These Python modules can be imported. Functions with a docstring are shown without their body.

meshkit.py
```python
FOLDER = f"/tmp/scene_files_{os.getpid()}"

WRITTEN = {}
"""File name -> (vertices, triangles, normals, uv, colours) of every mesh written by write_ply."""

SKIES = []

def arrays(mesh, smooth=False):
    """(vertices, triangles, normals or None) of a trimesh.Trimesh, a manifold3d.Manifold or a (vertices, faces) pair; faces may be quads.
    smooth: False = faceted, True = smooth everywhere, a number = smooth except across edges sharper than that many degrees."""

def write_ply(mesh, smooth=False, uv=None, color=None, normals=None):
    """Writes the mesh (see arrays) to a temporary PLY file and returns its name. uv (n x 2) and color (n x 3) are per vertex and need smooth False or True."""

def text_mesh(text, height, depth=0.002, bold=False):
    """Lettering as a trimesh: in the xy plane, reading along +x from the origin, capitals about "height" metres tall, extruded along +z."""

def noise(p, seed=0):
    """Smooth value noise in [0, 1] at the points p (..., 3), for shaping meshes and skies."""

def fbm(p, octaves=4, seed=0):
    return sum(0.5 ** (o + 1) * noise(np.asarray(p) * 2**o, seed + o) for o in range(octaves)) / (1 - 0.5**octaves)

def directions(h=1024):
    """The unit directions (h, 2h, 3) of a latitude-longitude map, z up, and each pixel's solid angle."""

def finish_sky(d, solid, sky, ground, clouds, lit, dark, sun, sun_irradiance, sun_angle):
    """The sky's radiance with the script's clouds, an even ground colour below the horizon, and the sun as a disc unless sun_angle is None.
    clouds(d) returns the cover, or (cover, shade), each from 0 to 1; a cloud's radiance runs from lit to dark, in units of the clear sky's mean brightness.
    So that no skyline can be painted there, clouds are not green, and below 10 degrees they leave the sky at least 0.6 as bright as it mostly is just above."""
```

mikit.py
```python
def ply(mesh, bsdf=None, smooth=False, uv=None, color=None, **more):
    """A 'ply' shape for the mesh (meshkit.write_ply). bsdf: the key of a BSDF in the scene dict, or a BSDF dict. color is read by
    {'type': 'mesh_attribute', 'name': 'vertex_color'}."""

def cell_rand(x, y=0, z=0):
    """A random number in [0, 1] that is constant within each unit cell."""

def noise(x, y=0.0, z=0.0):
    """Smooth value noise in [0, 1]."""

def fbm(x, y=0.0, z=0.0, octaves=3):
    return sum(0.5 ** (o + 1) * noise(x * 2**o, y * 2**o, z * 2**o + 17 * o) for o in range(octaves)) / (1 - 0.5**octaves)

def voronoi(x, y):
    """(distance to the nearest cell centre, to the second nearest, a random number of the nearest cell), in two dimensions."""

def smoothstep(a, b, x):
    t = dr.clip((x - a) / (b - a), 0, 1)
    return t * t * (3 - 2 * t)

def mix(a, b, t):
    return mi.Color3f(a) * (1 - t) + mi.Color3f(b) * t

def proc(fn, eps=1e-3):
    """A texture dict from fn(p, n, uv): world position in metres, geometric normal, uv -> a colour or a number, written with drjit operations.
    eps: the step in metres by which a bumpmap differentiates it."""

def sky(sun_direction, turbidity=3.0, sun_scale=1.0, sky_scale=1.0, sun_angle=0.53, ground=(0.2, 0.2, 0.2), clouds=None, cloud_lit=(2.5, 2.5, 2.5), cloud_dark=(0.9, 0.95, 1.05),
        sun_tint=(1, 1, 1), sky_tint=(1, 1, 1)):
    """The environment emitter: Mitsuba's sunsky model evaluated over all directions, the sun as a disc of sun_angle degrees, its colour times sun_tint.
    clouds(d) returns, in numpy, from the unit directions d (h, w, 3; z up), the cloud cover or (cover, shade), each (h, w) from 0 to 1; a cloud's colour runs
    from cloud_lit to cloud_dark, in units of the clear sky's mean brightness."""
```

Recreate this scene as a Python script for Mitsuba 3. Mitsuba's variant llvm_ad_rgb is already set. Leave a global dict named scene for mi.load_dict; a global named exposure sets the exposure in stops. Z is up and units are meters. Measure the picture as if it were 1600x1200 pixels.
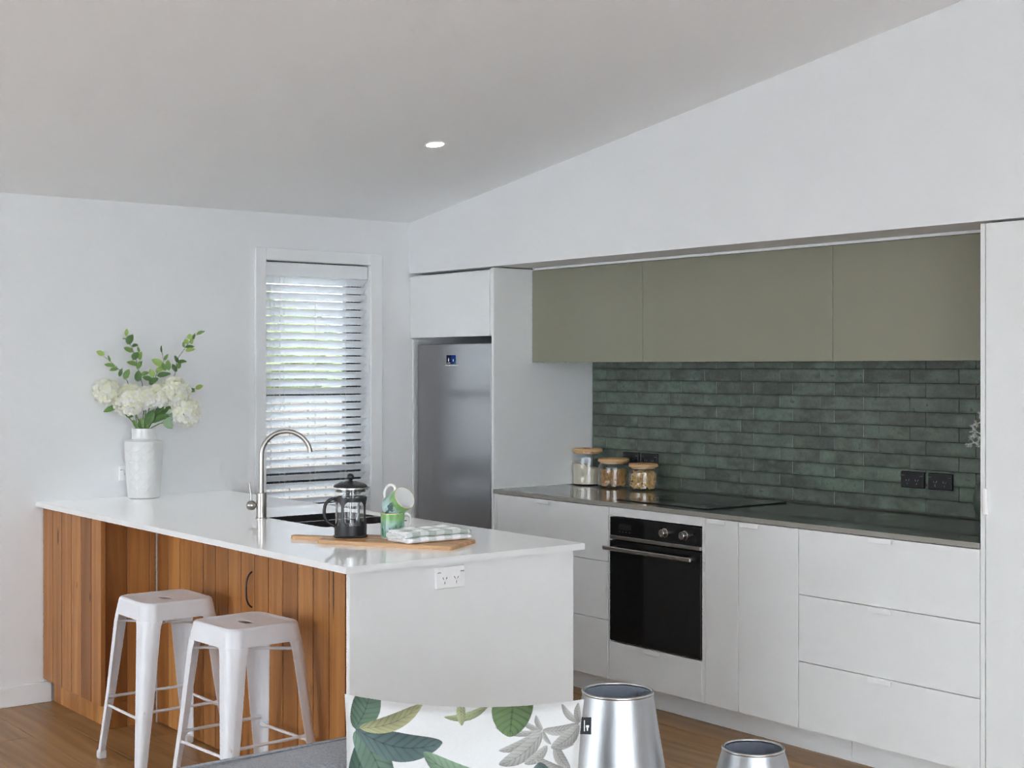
import math, random
import numpy as np, trimesh, manifold3d as m3
import drjit as dr
import mitsuba as mi
import mikit
from mikit import proc, noise, fbm, mix, smoothstep, cell_rand

T = mi.ScalarTransform4f
scene, labels = {}, {}
rng = np.random.default_rng(7)

# ---------------------------------------------------------------- camera, sky, exposure
EYE = (6.546, -4.401, 1.55)
YAW = math.radians(38.02)                      # view turned from -x towards +y
DV = np.array([-math.cos(YAW), math.sin(YAW), 0.0])
RV = np.array([math.sin(YAW), math.cos(YAW), 0.0])
FOV = 2 * math.degrees(math.atan(800 / 2229.0))
scene['camera'] = {'type': 'perspective', 'fov': FOV, 'fov_axis': 'x', 'near_clip': 0.05, 'far_clip': 200.0,
                   'principal_point_offset_x': 0.0, 'principal_point_offset_y': (600 - 573.9) / 1200.0,
                   'to_world': T().look_at(origin=list(EYE), target=[EYE[0] + DV[0], EYE[1] + DV[1], EYE[2]], up=[0, 0, 1])}


def cloud_cover(d):
    return np.ones(d.shape[:2]) * 0.93


scene['sky'] = mikit.sky((-0.35, -0.6, 0.72), turbidity=4.0, sun_scale=0.0, sky_scale=1.0, ground=(0.78, 0.79, 0.80),
                         clouds=cloud_cover, cloud_lit=(1.87, 2.03, 2.16), cloud_dark=(1.2, 1.25, 1.3))
exposure = 4.6


# ---------------------------------------------------------------- naming helpers
def numbered(key):
    if key not in scene and key not in labels and key not in _used:
        _used.add(key)
        return key
    k = 1
    while f'{key}_{k:03d}' in _used:
        k += 1
    _used.add(f'{key}_{k:03d}')
    return f'{key}_{k:03d}'


_used = set()


def thing(name, label, cat, group=None):
    key = numbered(name)
    labels[key] = {'label': label, 'category': cat}
    if group:
        labels[key]['group'] = group
    return key


def add(key, mesh, bsdf, smooth=False, label=None, uv=None, **more):
    key = numbered(key)
    scene[key] = mikit.ply(mesh, bsdf, smooth=smooth, uv=uv, **more)
    if label:
        labels[key] = {'label': label}
    return key


def solid(name, mesh, bsdf, label, cat, group=None, smooth=False, uv=None, kind=None):
    key = thing(name, label, cat, group)
    scene[key] = mikit.ply(mesh, bsdf, smooth=smooth, uv=uv)
    if kind:
        labels[key]['kind'] = kind
    return key


def struct(name, mesh, bsdf, label, smooth=False):
    key = numbered(name)
    if mesh is not None:
        scene[key] = mikit.ply(mesh, bsdf, smooth=smooth)
    labels[key] = {'label': label, 'kind': 'structure'}
    return key


# ---------------------------------------------------------------- mesh helpers
def cat(*ms):
    ms = [m if isinstance(m, trimesh.Trimesh) else trimesh.Trimesh(np.asarray(m[0]), np.asarray(m[1]), process=False) for m in ms]
    return trimesh.util.concatenate(ms)


def tri(v, f):
    f = np.asarray(f)
    if f.shape[1] == 4:
        f = np.vstack([f[:, [0, 1, 2]], f[:, [0, 2, 3]]])
    return trimesh.Trimesh(np.asarray(v, float), f, process=False)


def box(x0, x1, y0, y1, z0, z1, ch=0.0015):
    """A box with chamfered edges."""
    lo, hi = np.array([x0, y0, z0], float), np.array([x1, y1, z1], float)
    if ch <= 0 or min(hi - lo) < 2.2 * ch:
        return trimesh.creation.box(bounds=[lo, hi])
    c, h = (lo + hi) / 2, (hi - lo) / 2
    pts = []
    for sx in (-1, 1):
        for sy in (-1, 1):
            for sz in (-1, 1):
                s = np.array([sx, sy, sz])
                for k in range(3):
                    q = h - ch
                    q = q.copy()
                    q[k] = h[k]
                    pts.append(c + s * q)
    m = trimesh.Trimesh(np.array(pts)).convex_hull
    return m


def rbox(x0, x1, y0, y1, z0, z1, r, n=12):
    """A box with rounded edges: hull of spheres."""
    s = m3.Manifold.sphere(r, n)
    parts = [s.translate((x, y, z)) for x in (x0 + r, x1 - r) for y in (y0 + r, y1 - r) for z in (z0 + r, z1 - r)]
    h = m3.Manifold.batch_hull(parts).to_mesh()
    return trimesh.Trimesh(h.vert_properties[:, :3], h.tri_verts, process=False)


def rects(poly_xy, z0, z1):
    """Prism over a polygon."""
    from shapely.geometry import Polygon
    p = poly_xy if hasattr(poly_xy, 'exterior') else Polygon(poly_xy)
    m = trimesh.creation.extrude_polygon(p, z1 - z0)
    m.apply_translation([0, 0, z0])
    return m


def rot(m, deg, axis=(0, 0, 1), at=(0, 0, 0)):
    m.apply_transform(trimesh.transformations.rotation_matrix(math.radians(deg), axis, at))
    return m


def mov(m, *t):
    m.apply_translation(t)
    return m


def lathe(profile, n=48, close=True):
    """Profile of (r, z), turned about z."""
    p = np.asarray(profile, float)
    a = np.linspace(0, 2 * math.pi, n, endpoint=False)
    v = np.stack([p[:, None, 0] * np.cos(a), p[:, None, 0] * np.sin(a), np.repeat(p[:, 1:2], n, 1)], -1).reshape(-1, 3)
    f = []
    i, j = np.meshgrid(np.arange(len(p) - 1), np.arange(n), indexing='ij')
    q = np.stack([i * n + j, i * n + (j + 1) % n, (i + 1) * n + (j + 1) % n, (i + 1) * n + j], -1).reshape(-1, 4)
    m = tri(v, q)
    m.merge_vertices()
    m.update_faces(m.nondegenerate_faces())
    return m


def arc_pts(cx, cz, r, a0, a1, n):
    a = np.radians(np.linspace(a0, a1, n))
    return [(cx + r * math.cos(t), cz + r * math.sin(t)) for t in a]


def tube(path, r, n=10, caps=True):
    p = np.asarray(path, float)
    rr = np.broadcast_to(np.asarray(r, float), (len(p),))
    t = np.gradient(p, axis=0)
    t /= np.linalg.norm(t, axis=1, keepdims=True)
    u = np.cross(t[0], [0, 0, 1.0])
    if np.linalg.norm(u) < 1e-3:
        u = np.cross(t[0], [1.0, 0, 0])
    u /= np.linalg.norm(u)
    ring = []
    a = np.linspace(0, 2 * math.pi, n, endpoint=False)
    for k in range(len(p)):
        u = u - t[k] * (u @ t[k])
        u /= np.linalg.norm(u)
        w = np.cross(t[k], u)
        ring.append(p[k] + rr[k] * (np.cos(a)[:, None] * u + np.sin(a)[:, None] * w))
    v = np.vstack(ring)
    i, j = np.meshgrid(np.arange(len(p) - 1), np.arange(n), indexing='ij')
    q = np.stack([i * n + j, i * n + (j + 1) % n, (i + 1) * n + (j + 1) % n, (i + 1) * n + j], -1).reshape(-1, 4)
    f = [q[:, [0, 1, 2]], q[:, [0, 2, 3]]]
    if caps:
        m = len(v)
        v = np.vstack([v, p[0], p[-1]])
        k = np.arange(n)
        f.append(np.stack([k * 0 + m, (k + 1) % n, k], 1))
        o = (len(p) - 1) * n
        f.append(np.stack([k * 0 + m + 1, o + k, o + (k + 1) % n], 1))
    return trimesh.Trimesh(v, np.vstack(f), process=False)


def loft(loops, closed=True, caps=True):
    """Loops: list of (n,3) arrays, all of the same length."""
    n = len(loops[0])
    v = np.vstack(loops)
    i, j = np.meshgrid(np.arange(len(loops) - 1), np.arange(n if closed else n - 1), indexing='ij')
    q = np.stack([i * n + j, i * n + (j + 1) % n, (i + 1) * n + (j + 1) % n, (i + 1) * n + j], -1).reshape(-1, 4)
    f = [q[:, [0, 1, 2]], q[:, [0, 2, 3]]]
    if caps:
        for o, flip in ((0, True), ((len(loops) - 1) * n, False)):
            c = len(v)
            v = np.vstack([v, v[o:o + n].mean(0)])
            k = np.arange(n)
            g = np.stack([k * 0 + c, o + k, o + (k + 1) % n], 1)
            f.append(g[:, ::-1] if flip else g)
    return trimesh.Trimesh(v, np.vstack(f), process=False)


def smooth_path(pts, n):
    from scipy.interpolate import CubicSpline
    p = np.asarray(pts, float)
    t = np.r_[0, np.cumsum(np.linalg.norm(np.diff(p, axis=0), axis=1))]
    return CubicSpline(t, p)(np.linspace(0, t[-1], n))


def wood_uv(m, along, off):
    """Faceted copy of the mesh with uv: u metres along the grain, v metres across, shifted so that every piece has a figure of its own."""
    v, f = np.asarray(m.vertices), np.asarray(m.faces)
    vv = v[f].reshape(-1, 3)
    a = np.array(along, float)
    a /= np.linalg.norm(a)
    o = [k for k in range(3)]
    k = int(np.argmax(np.abs(a)))
    rest = [i for i in o if i != k]
    u = vv @ a
    w = vv[:, rest[0]] + vv[:, rest[1]]
    if abs(a[k]) < 0.99:
        b = np.cross([0, 0, 1.0], a)
        w = vv @ b + vv[:, 2]
    c = w.mean()
    uv = np.stack([u + (off * 3.71) % 7.0, (w - c) * 0.9 + 0.5 + 2.0 * off], 1)
    return trimesh.Trimesh(vv, np.arange(len(vv)).reshape(-1, 3), process=False), uv


def box_uv(m, s=1.0):
    """Faceted copy with box-projected uv in metres."""
    v, f = np.asarray(m.vertices), np.asarray(m.faces)
    vv = v[f].reshape(-1, 3)
    n = np.abs(np.repeat(m.face_normals, 3, axis=0)).argmax(1)
    uv = np.where((n == 0)[:, None], vv[:, [1, 2]], np.where((n == 1)[:, None], vv[:, [0, 2]], vv[:, [0, 1]])) * s
    return trimesh.Trimesh(vv, np.arange(len(vv)).reshape(-1, 3), process=False), uv


# ---------------------------------------------------------------- materials
def srgb(*c):
    c = np.asarray(c, float) / 255
    return np.where(c <= 0.04045, c / 12.92, ((c + 0.055) / 1.055) ** 2.4).tolist()


def rgb(c):
    return {'type': 'rgb', 'value': list(map(float, c))}


def mat(key, color, rough=0.5, spec=0.5, metal=0.0, two=True, **more):
    b = {'type': 'principled', 'base_color': rgb(color) if not isinstance(color, dict) else color, 'roughness': rough, 'specular': spec, 'metallic': metal, **more}
    scene[key] = {'type': 'twosided', 'bsdf': b} if two else b


def plain(key, color):
    scene[key] = {'type': 'twosided', 'bsdf': {'type': 'diffuse', 'reflectance': rgb(color)}}


plain('wall_paint', (0.765, 0.77, 0.775))
plain('ceiling_paint', (0.885, 0.89, 0.89))
mat('trim_paint', (0.765, 0.775, 0.78), 0.5, 0.25)
mat('cabinet_white', (0.735, 0.74, 0.735), 0.38, 0.4)
mat('cabinet_olive', (0.24, 0.236, 0.176), 0.45, 0.4)
mat('handle_white', (0.80, 0.80, 0.80), 0.3, 0.5)
mat('quartz', (0.74, 0.745, 0.745), 0.06, 0.5)
mat('dark_stone', (0.045, 0.044, 0.040), 0.04, 0.6)
mat('stone_edge', (0.28, 0.265, 0.235), 0.3, 0.5)
mat('black_glass', (0.008, 0.008, 0.009), 0.03, 0.5)
mat('black_plastic', (0.012, 0.012, 0.014), 0.35, 0.5)
mat('black_sink', (0.022, 0.021, 0.021), 0.6, 0.3)
mat('divider_grey', (0.25, 0.25, 0.24), 0.3, 0.5)
mat('dark_gap', (0.02, 0.02, 0.02), 0.9, 0.1)
mat('window_black', (0.015, 0.018, 0.025), 0.4, 0.4)
mat('steel', (0.47, 0.445, 0.415), 0.27, 0.5, 1.0)
mat('chrome', (0.8, 0.8, 0.8), 0.08, 0.5, 1.0)
mat('fridge_steel', (0.325, 0.325, 0.328), 0.24, 0.5, 1.0)
mat('fridge_side', (0.16, 0.16, 0.165), 0.5, 0.4)
mat('stool_white', (0.70, 0.705, 0.735), 0.32, 0.5)
plain('groove_dark', (0.03, 0.015, 0.008))
plain('strip_grey', (0.42, 0.40, 0.38))
mat('foot_white', (0.62, 0.62, 0.62), 0.5, 0.3)
mat('rubber_grey', (0.25, 0.25, 0.25), 0.7, 0.3)
mat('white_plastic', (0.82, 0.82, 0.82), 0.3, 0.5)
mat('slot_dark', (0.05, 0.05, 0.05), 0.7, 0.3)
mat('display_dark', (0.02, 0.02, 0.021), 0.15, 0.5)
mat('slot_grey', (0.10, 0.10, 0.11), 0.4, 0.5)
mat('blind_white', (0.76, 0.78, 0.80), 0.4, 0.4)
plain('cord_white', (0.8, 0.8, 0.8))
mat('ceramic_white', (0.70, 0.70, 0.69), 0.12, 0.5)
mat('glass_cup', (0.8, 0.8, 0.79), 0.1, 0.5)
scene['jar_glass'] = {'type': 'thindielectric', 'int_ior': 1.5, 'specular_transmittance': rgb((0.90, 0.92, 0.93))}
scene['glass_thin'] = {'type': 'thindielectric', 'int_ior': 1.5}
mat('lid_wood', (0.60, 0.37, 0.18), 0.5, 0.4)
mat('flour_white', (0.70, 0.63, 0.50), 0.9, 0.1)
mat('pasta', (0.72, 0.46, 0.20), 0.6, 0.3)
mat('pasta_dark', (0.55, 0.30, 0.10), 0.6, 0.3)
mat('pasta_yellow', (0.78, 0.56, 0.24), 0.6, 0.3)
mat('green_glaze', (0.06, 0.08, 0.06), 0.2, 0.5)
plain('sprig_white', (0.8, 0.8, 0.78))
mat('grout', (0.085, 0.088, 0.075), 0.8, 0.2)
for k, c in (('leaf_dark', (0.075, 0.15, 0.045)), ('leaf_mid', (0.14, 0.25, 0.065)), ('leaf_light', (0.27, 0.40, 0.10)), ('leaf_grey', (0.20, 0.30, 0.18))):
    mat(k, c, 0.45, 0.4)
plain('stem_green', (0.13, 0.22, 0.07))
plain('stem_dark', (0.06, 0.05, 0.06))
scene['petal_white'] = {'type': 'principledthin', 'base_color': rgb((0.93, 0.93, 0.90)), 'roughness': 0.7, 'diff_trans': 0.9}
scene['petal_cream'] = {'type': 'principledthin', 'base_color': rgb((0.90, 0.90, 0.74)), 'roughness': 0.7, 'diff_trans': 0.9}
mat('label_black', (0.01, 0.01, 0.012), 0.6, 0.3)
plain('label_white', (0.75, 0.75, 0.75))
plain('sticker_navy', srgb(28, 34, 56))
plain('sticker_blue', srgb(40, 60, 125))
plain('sticker_teal', srgb(60, 130, 130))
plain('outside_ground', (0.16, 0.155, 0.14))
plain('fence_timber', (0.27, 0.235, 0.20))
plain('shrub_green', (0.30, 0.36, 0.13))
plain('shrub_pale', (0.36, 0.42, 0.24))
plain('roof_blue', (0.28, 0.34, 0.42))
plain('render_white', (0.7, 0.7, 0.68))
scene['lamp_on'] = {'type': 'diffuse', 'reflectance': rgb((0.8, 0.8, 0.8))}
plain('clear_marking', (0.02, 0.02, 0.02))


def timber_color(p, n, uv):
    tone = cell_rand(dr.floor(uv.y / 2.0), 3)
    tone2 = cell_rand(dr.floor(uv.y / 2.0), 9)
    w = uv.y + 0.016 * noise(uv.x * 2.2, uv.y * 6.0)
    g = fbm(uv.x * 1.6, w * 34.0, 0.0, 3)
    fine = noise(uv.x * 9.0, w * 420.0)
    c = mix((0.305, 0.121, 0.035), (0.40, 0.172, 0.051), smoothstep(0.25, 0.8, g))
    c = mix(c, c * mi.Color3f(0.62, 0.56, 0.52), smoothstep(0.45, 1.0, tone))
    c = mix(c, c * mi.Color3f(1.32, 1.42, 1.5), smoothstep(0.5, 1.0, tone2))
    c *= 0.92 + 0.14 * fine
    # gum veins and knots
    k = noise(uv.x * 6.0 + 40 * tone, uv.y * 32.0)
    knot = smoothstep(0.88, 0.94, k) * smoothstep(0.62, 0.8, noise(uv.x * 2.0 + 91 * tone2, uv.y * 9.0))
    return mix(c, mi.Color3f(0.05, 0.02, 0.010), 0.9 * knot)


mat('timber', proc(timber_color), 0.42, 0.4)


def oak_color(p, n, uv):
    tone = cell_rand(dr.floor(uv.y / 2.0), 5)
    w = uv.y + 0.03 * noise(uv.x * 1.5, uv.y * 4.0)
    g = fbm(uv.x * 1.2, w * 34.0, 0.0, 3)
    fine = noise(uv.x * 6.0, w * 300.0)
    c = mix((0.25, 0.138, 0.055), (0.31, 0.180, 0.077), smoothstep(0.2, 0.8, g))
    c = c * (0.93 + 0.12 * tone) * (0.96 + 0.08 * fine)
    k = smoothstep(0.82, 0.95, noise(uv.x * 2.2 + 31 * tone, uv.y * 22.0))
    return mix(c, c * mi.Color3f(0.72, 0.68, 0.62), k)


mat('oak', proc(oak_color), 0.38, 0.4)


def acacia_color(p, n, uv):
    w = uv.y + 0.02 * noise(uv.x * 4.0, uv.y * 8.0)
    g = fbm(uv.x * 4.0, w * 70.0, 0.0, 3)
    c = mix((0.36, 0.185, 0.08), (0.56, 0.33, 0.16), smoothstep(0.25, 0.75, g))
    return c * (0.85 + 0.3 * noise(uv.x * 20.0, w * 500.0))


mat('acacia', proc(acacia_color), 0.4, 0.4)


def tile_color(p, n, uv):
    tone = cell_rand(dr.floor(uv.y / 2.0), 7)
    t2 = cell_rand(dr.floor(uv.y / 2.0), 11)
    m = fbm(uv.x * 14.0, uv.y * 22.0, 0.0, 4)
    f = noise(uv.x * 130.0, uv.y * 130.0)
    c = mix((0.072, 0.088, 0.072), (0.135, 0.185, 0.145), smoothstep(0.25, 0.8, m * 0.75 + 0.25 * tone))
    c = mix(c, mi.Color3f(0.115, 0.118, 0.105), 0.3 * t2)
    ly = dr.abs(uv.y - dr.floor(uv.y / 2.0) * 2.0 - 0.5)
    rim = smoothstep(0.017, 0.0285, ly) * (0.3 + 0.7 * noise(uv.x * 30.0, uv.y * 6.0))
    c = mix(c, c * 0.66, rim)
    speck = smoothstep(0.80, 0.9, noise(uv.x * 60.0, uv.y * 60.0)) * smoothstep(0.5, 0.8, m)
    c = mix(c, mi.Color3f(0.05, 0.055, 0.045), 0.6 * speck)
    return c * (0.9 + 0.2 * f)


scene['tile_glaze'] = {'type': 'twosided', 'bsdf': {'type': 'bumpmap', 'arbitrary': {'type': 'principled', 'base_color': proc(tile_color), 'roughness': 0.16, 'specular': 0.5},
                       'tex': proc(lambda p, n, uv: 0.0011 * fbm(uv.x * 22.0, uv.y * 30.0, 0.0, 2)), 'scale': 1.0}}


def fabric_color(p, n, uv):
    a = noise(uv.x * 900.0, uv.y * 250.0)
    b = noise(uv.x * 250.0, uv.y * 900.0)
    return mix((0.17, 0.175, 0.19), (0.31, 0.315, 0.335), 0.5 * a + 0.5 * b)


mat('sofa_fabric', proc(fabric_color), 0.9, 0.2, sheen=0.3)


def gingham(p, n, uv):
    a = dr.select(dr.abs(uv.x / 0.066 - dr.floor(uv.x / 0.066) - 0.5) < 0.25, 1.0, 0.0)
    b = dr.select(dr.abs(uv.y / 0.066 - dr.floor(uv.y / 0.066) - 0.5) < 0.25, 1.0, 0.0)
    s = mi.Float(a + b) * 0.5
    weave = 0.92 + 0.16 * noise(uv.x * 1500.0, uv.y * 1500.0)
    return mix((0.86, 0.87, 0.88), (0.40, 0.46, 0.43), s) * weave


mat('gingham_cloth', proc(gingham), 0.9, 0.2)


def mug_glaze(p, n, uv):
    """A green and grey-blue brushed glaze."""
    w = fbm(uv.x * 5.0 + 1.5 * noise(uv.x * 4.0, uv.y * 3.0), uv.y * 2.2, 2.0, 3)
    top = mix((0.23, 0.42, 0.13), (0.16, 0.36, 0.14), noise(uv.x * 6.0, uv.y * 4.0))
    low = mix((0.18, 0.36, 0.26), (0.42, 0.58, 0.56), smoothstep(0.4, 0.62, w))
    c = mix(low, top, smoothstep(0.45, 0.9, uv.y + 0.25 * (w - 0.5)))
    dark = smoothstep(0.57, 0.63, fbm(uv.x * 8.0 + 3.0, uv.y * 3.0 + uv.x * 2.0, 5.0, 3)) * smoothstep(0.85, 0.6, uv.y)
    return mix(c, mi.Color3f(0.03, 0.07, 0.075), 0.85 * dark)


mat('mug_glaze', proc(mug_glaze), 0.12, 0.5)
mat('gold_rim', (0.7, 0.6, 0.32), 0.3, 0.5, 0.6)

scene['beaten_metal'] = {'type': 'twosided', 'bsdf': {'type': 'bumpmap', 'arbitrary': {'type': 'principled', 'base_color': rgb((0.44, 0.45, 0.465)), 'roughness': 0.33, 'specular': 0.5, 'metallic': 1.0},
                         'tex': proc(lambda p, n, uv: 0.00022 * fbm(uv.x * 950.0, uv.y * 520.0, 0.0, 2), 2.5e-4), 'scale': 1.0}}
mat('metal_rim', (0.58, 0.585, 0.59), 0.25, 0.5, 1.0)
mat('metal_inside', (0.25, 0.28, 0.33), 0.4, 0.5, 0.25)

# leaves printed on the cushion: (x0, y0, x1, y1, half width, bend, colour) in cushion units, x to the right, y down from the top edge
PRINT = []


def _leaf(ox, scale, x0, y0, x1, y1, w, bend, col):
    q = lambda x, y: ((ox + x / scale - 533) / 380.0, (1080 + y / scale - 1092 - 20 * (1 - ((ox + x / scale - 722) / 190) ** 2)) / 380.0)
    PRINT.append((*q(x0, y0), *q(x1, y1), w / scale / 380.0 / 2, bend, col))


G, Y_, S = (0.075, 0.125, 0.098), (0.24, 0.24, 0.135), (0.27, 0.265, 0.25)
D, M_ = (0.075, 0.108, 0.105), (0.10, 0.15, 0.072)
_leaf(520, 6.667, 150, 1250, 330, 470, 260, 0.0, G)
_leaf(520, 6.667, 200, 470, 560, 1200, 360, -0.10, (0.105, 0.16, 0.125))
_leaf(520, 6.667, 200, 430, 1150, 610, 340, 0.12, D)
_leaf(520, 6.667, 200, 440, 350, -60, 330, 0.10, (0.08, 0.125, 0.09))
_leaf(520, 6.667, 250, 435, 920, 185, 190, 0.10, Y_)
_leaf(520, 6.667, 1620, 170, 1150, 330, 110, -0.13, (0.26, 0.29, 0.17))
_leaf(520, 6.667, 1310, 130, 1345, 425, 110, 0.0, (0.28, 0.30, 0.18))
_leaf(520, 6.667, 1700, 1000, 945, 712, 260, -0.1, (0.15, 0.22, 0.15))
for a in ((870, 430, 620, 320, 70), (870, 430, 785, 275, 70), (870, 430, 360, 425, 80), (830, 440, 410, 680, 120), (870, 450, 420, 830, 200), (870, 430, 975, 575, 60), (870, 430, 1260, 325, 120),
          (930, 590, 690, 800, 130), (1010, 560, 1195, 800, 130), (1265, 350, 970, 610, 190), (1265, 320, 1050, 140, 80), (1270, 320, 1225, 120, 90), (800, 720, 1160, 820, 130), (1000, 590, 1230, 540, 40)):
    _leaf(720, 6.667, *a, 0.10 if a[2] > a[0] else -0.10, S)
_leaf(720, 6.667, 540, -90, 525, 525, 470, 0.0, M_)
_leaf(720, 6.667, 850, 770, 1000, 1500, 330, 0.0, D)
_leaf(520, 6.667, 900, 1200, 300, 1900, 420, 0.1, G)
_leaf(720, 6.667, 100, 1100, 650, 1700, 320, -0.1, S)


def cushion_print(p, n, uv):
    weave = 0.97 + 0.03 * noise(uv.x * 420.0, uv.y * 160.0) + 0.03 * noise(uv.x * 160.0, uv.y * 420.0)
    c = mi.Color3f(0.56, 0.56, 0.555) * 1.0
    wob = fbm(uv.x * 12.0, uv.y * 12.0, 0.0, 2)
    for x0, y0, x1, y1, w, bend, col in PRINT:
        L = math.hypot(x1 - x0, y1 - y0)
        ax, ay = (x1 - x0) / L, (y1 - y0) / L
        dx, dy = uv.x - x0, uv.y - y0
        t = (dx * ax + dy * ay) / L
        tc = dr.clip(t, 0.001, 0.999)
        s = (dx * -ay + dy * ax) - bend * L * 4 * tc * (1 - tc)
        prof = w * 2.1 * tc ** 0.55 * (1 - tc) ** 0.6
        inside = smoothstep(0.0, 0.004, prof - dr.abs(s)) * dr.select((t > 0) & (t < 1), 1.0, 0.0)
        r = s / dr.maximum(prof, 1e-4)
        vein = dr.abs(dr.sin((tc * 9.0 - dr.abs(r) * 1.6) * math.pi))
        k = 0.85 + 0.22 * smoothstep(0.0, 0.8, vein) * (0.4 + 1.2 * wob) - 0.32 * smoothstep(0.09, 0.0, dr.abs(r)) + 0.28 * r
        c = mix(c, mi.Color3f(col) * (k + 0.25 * (wob - 0.5)), inside)
    return c * weave


mat('cushion_cotton', proc(cushion_print), 0.9, 0.2)

# ---------------------------------------------------------------- the room shell
XR, YF = 9.2, -7.6                              # far ends of the living room
ZC0, SL = 2.345, 0.1455                         # ceiling height at the window wall, and its slope


def zc(x):
    return ZC0 + SL * x


def prism_y(poly_xz, y0, y1):
    m = rects(poly_xz, 0, y1 - y0)
    v = m.vertices.copy()
    m.vertices = np.stack([v[:, 0], y1 - v[:, 2], v[:, 1]], 1)
    m.fix_normals()
    return m


fl = struct('floor', box(-0.15, XR, YF, 0.8, -0.12, -0.012, 0), 'dark_gap', 'light oak plank floor')
# planks run along x, laid with staggered ends
PW, PL = 0.186, 1.52
row, count = 0, 0
y = 0.12
while y > -7.5:
    x = -0.6 - (row * 0.61) % PL
    if y > -3.4:
        while x < 6.2:
            a, b = max(x, 0.0) + 0.0006, min(x + PL, 6.2) - 0.0006
            if b - a > 0.05:
                m, uv = wood_uv(box(a, b, y - PW + 0.0006, y - 0.0006, -0.012, 0.0, 0.0012), (1, 0, 0), count)
                add(fl + '__plank', m, 'oak', uv=uv)
                count += 1
            x += PL
    row += 1
    y -= PW
yend = y
lastrow = -3.4 - ((-3.4 - 0.12) % PW)
m, uv = wood_uv(box(6.2, XR, YF, 0.12, -0.012, 0.0, 0), (1, 0, 0), 201)
add(fl + '__board_field', m, 'oak', uv=uv)
ylast = 0.12 - PW * math.ceil((0.12 + 3.4) / PW)
m, uv = wood_uv(box(0.0, 6.2, YF, ylast, -0.012, 0.0, 0), (1, 0, 0), 202)
add(fl + '__board_field', m, 'oak', uv=uv)

ce = struct('ceiling', prism_y([(-0.15, zc(-0.15)), (XR + 0.15, zc(XR + 0.15)), (XR + 0.15, zc(XR + 0.15) + 0.12), (-0.15, zc(-0.15) + 0.12)], YF - 0.15, 0.8), 'ceiling_paint', 'sloping matt white ceiling')

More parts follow.
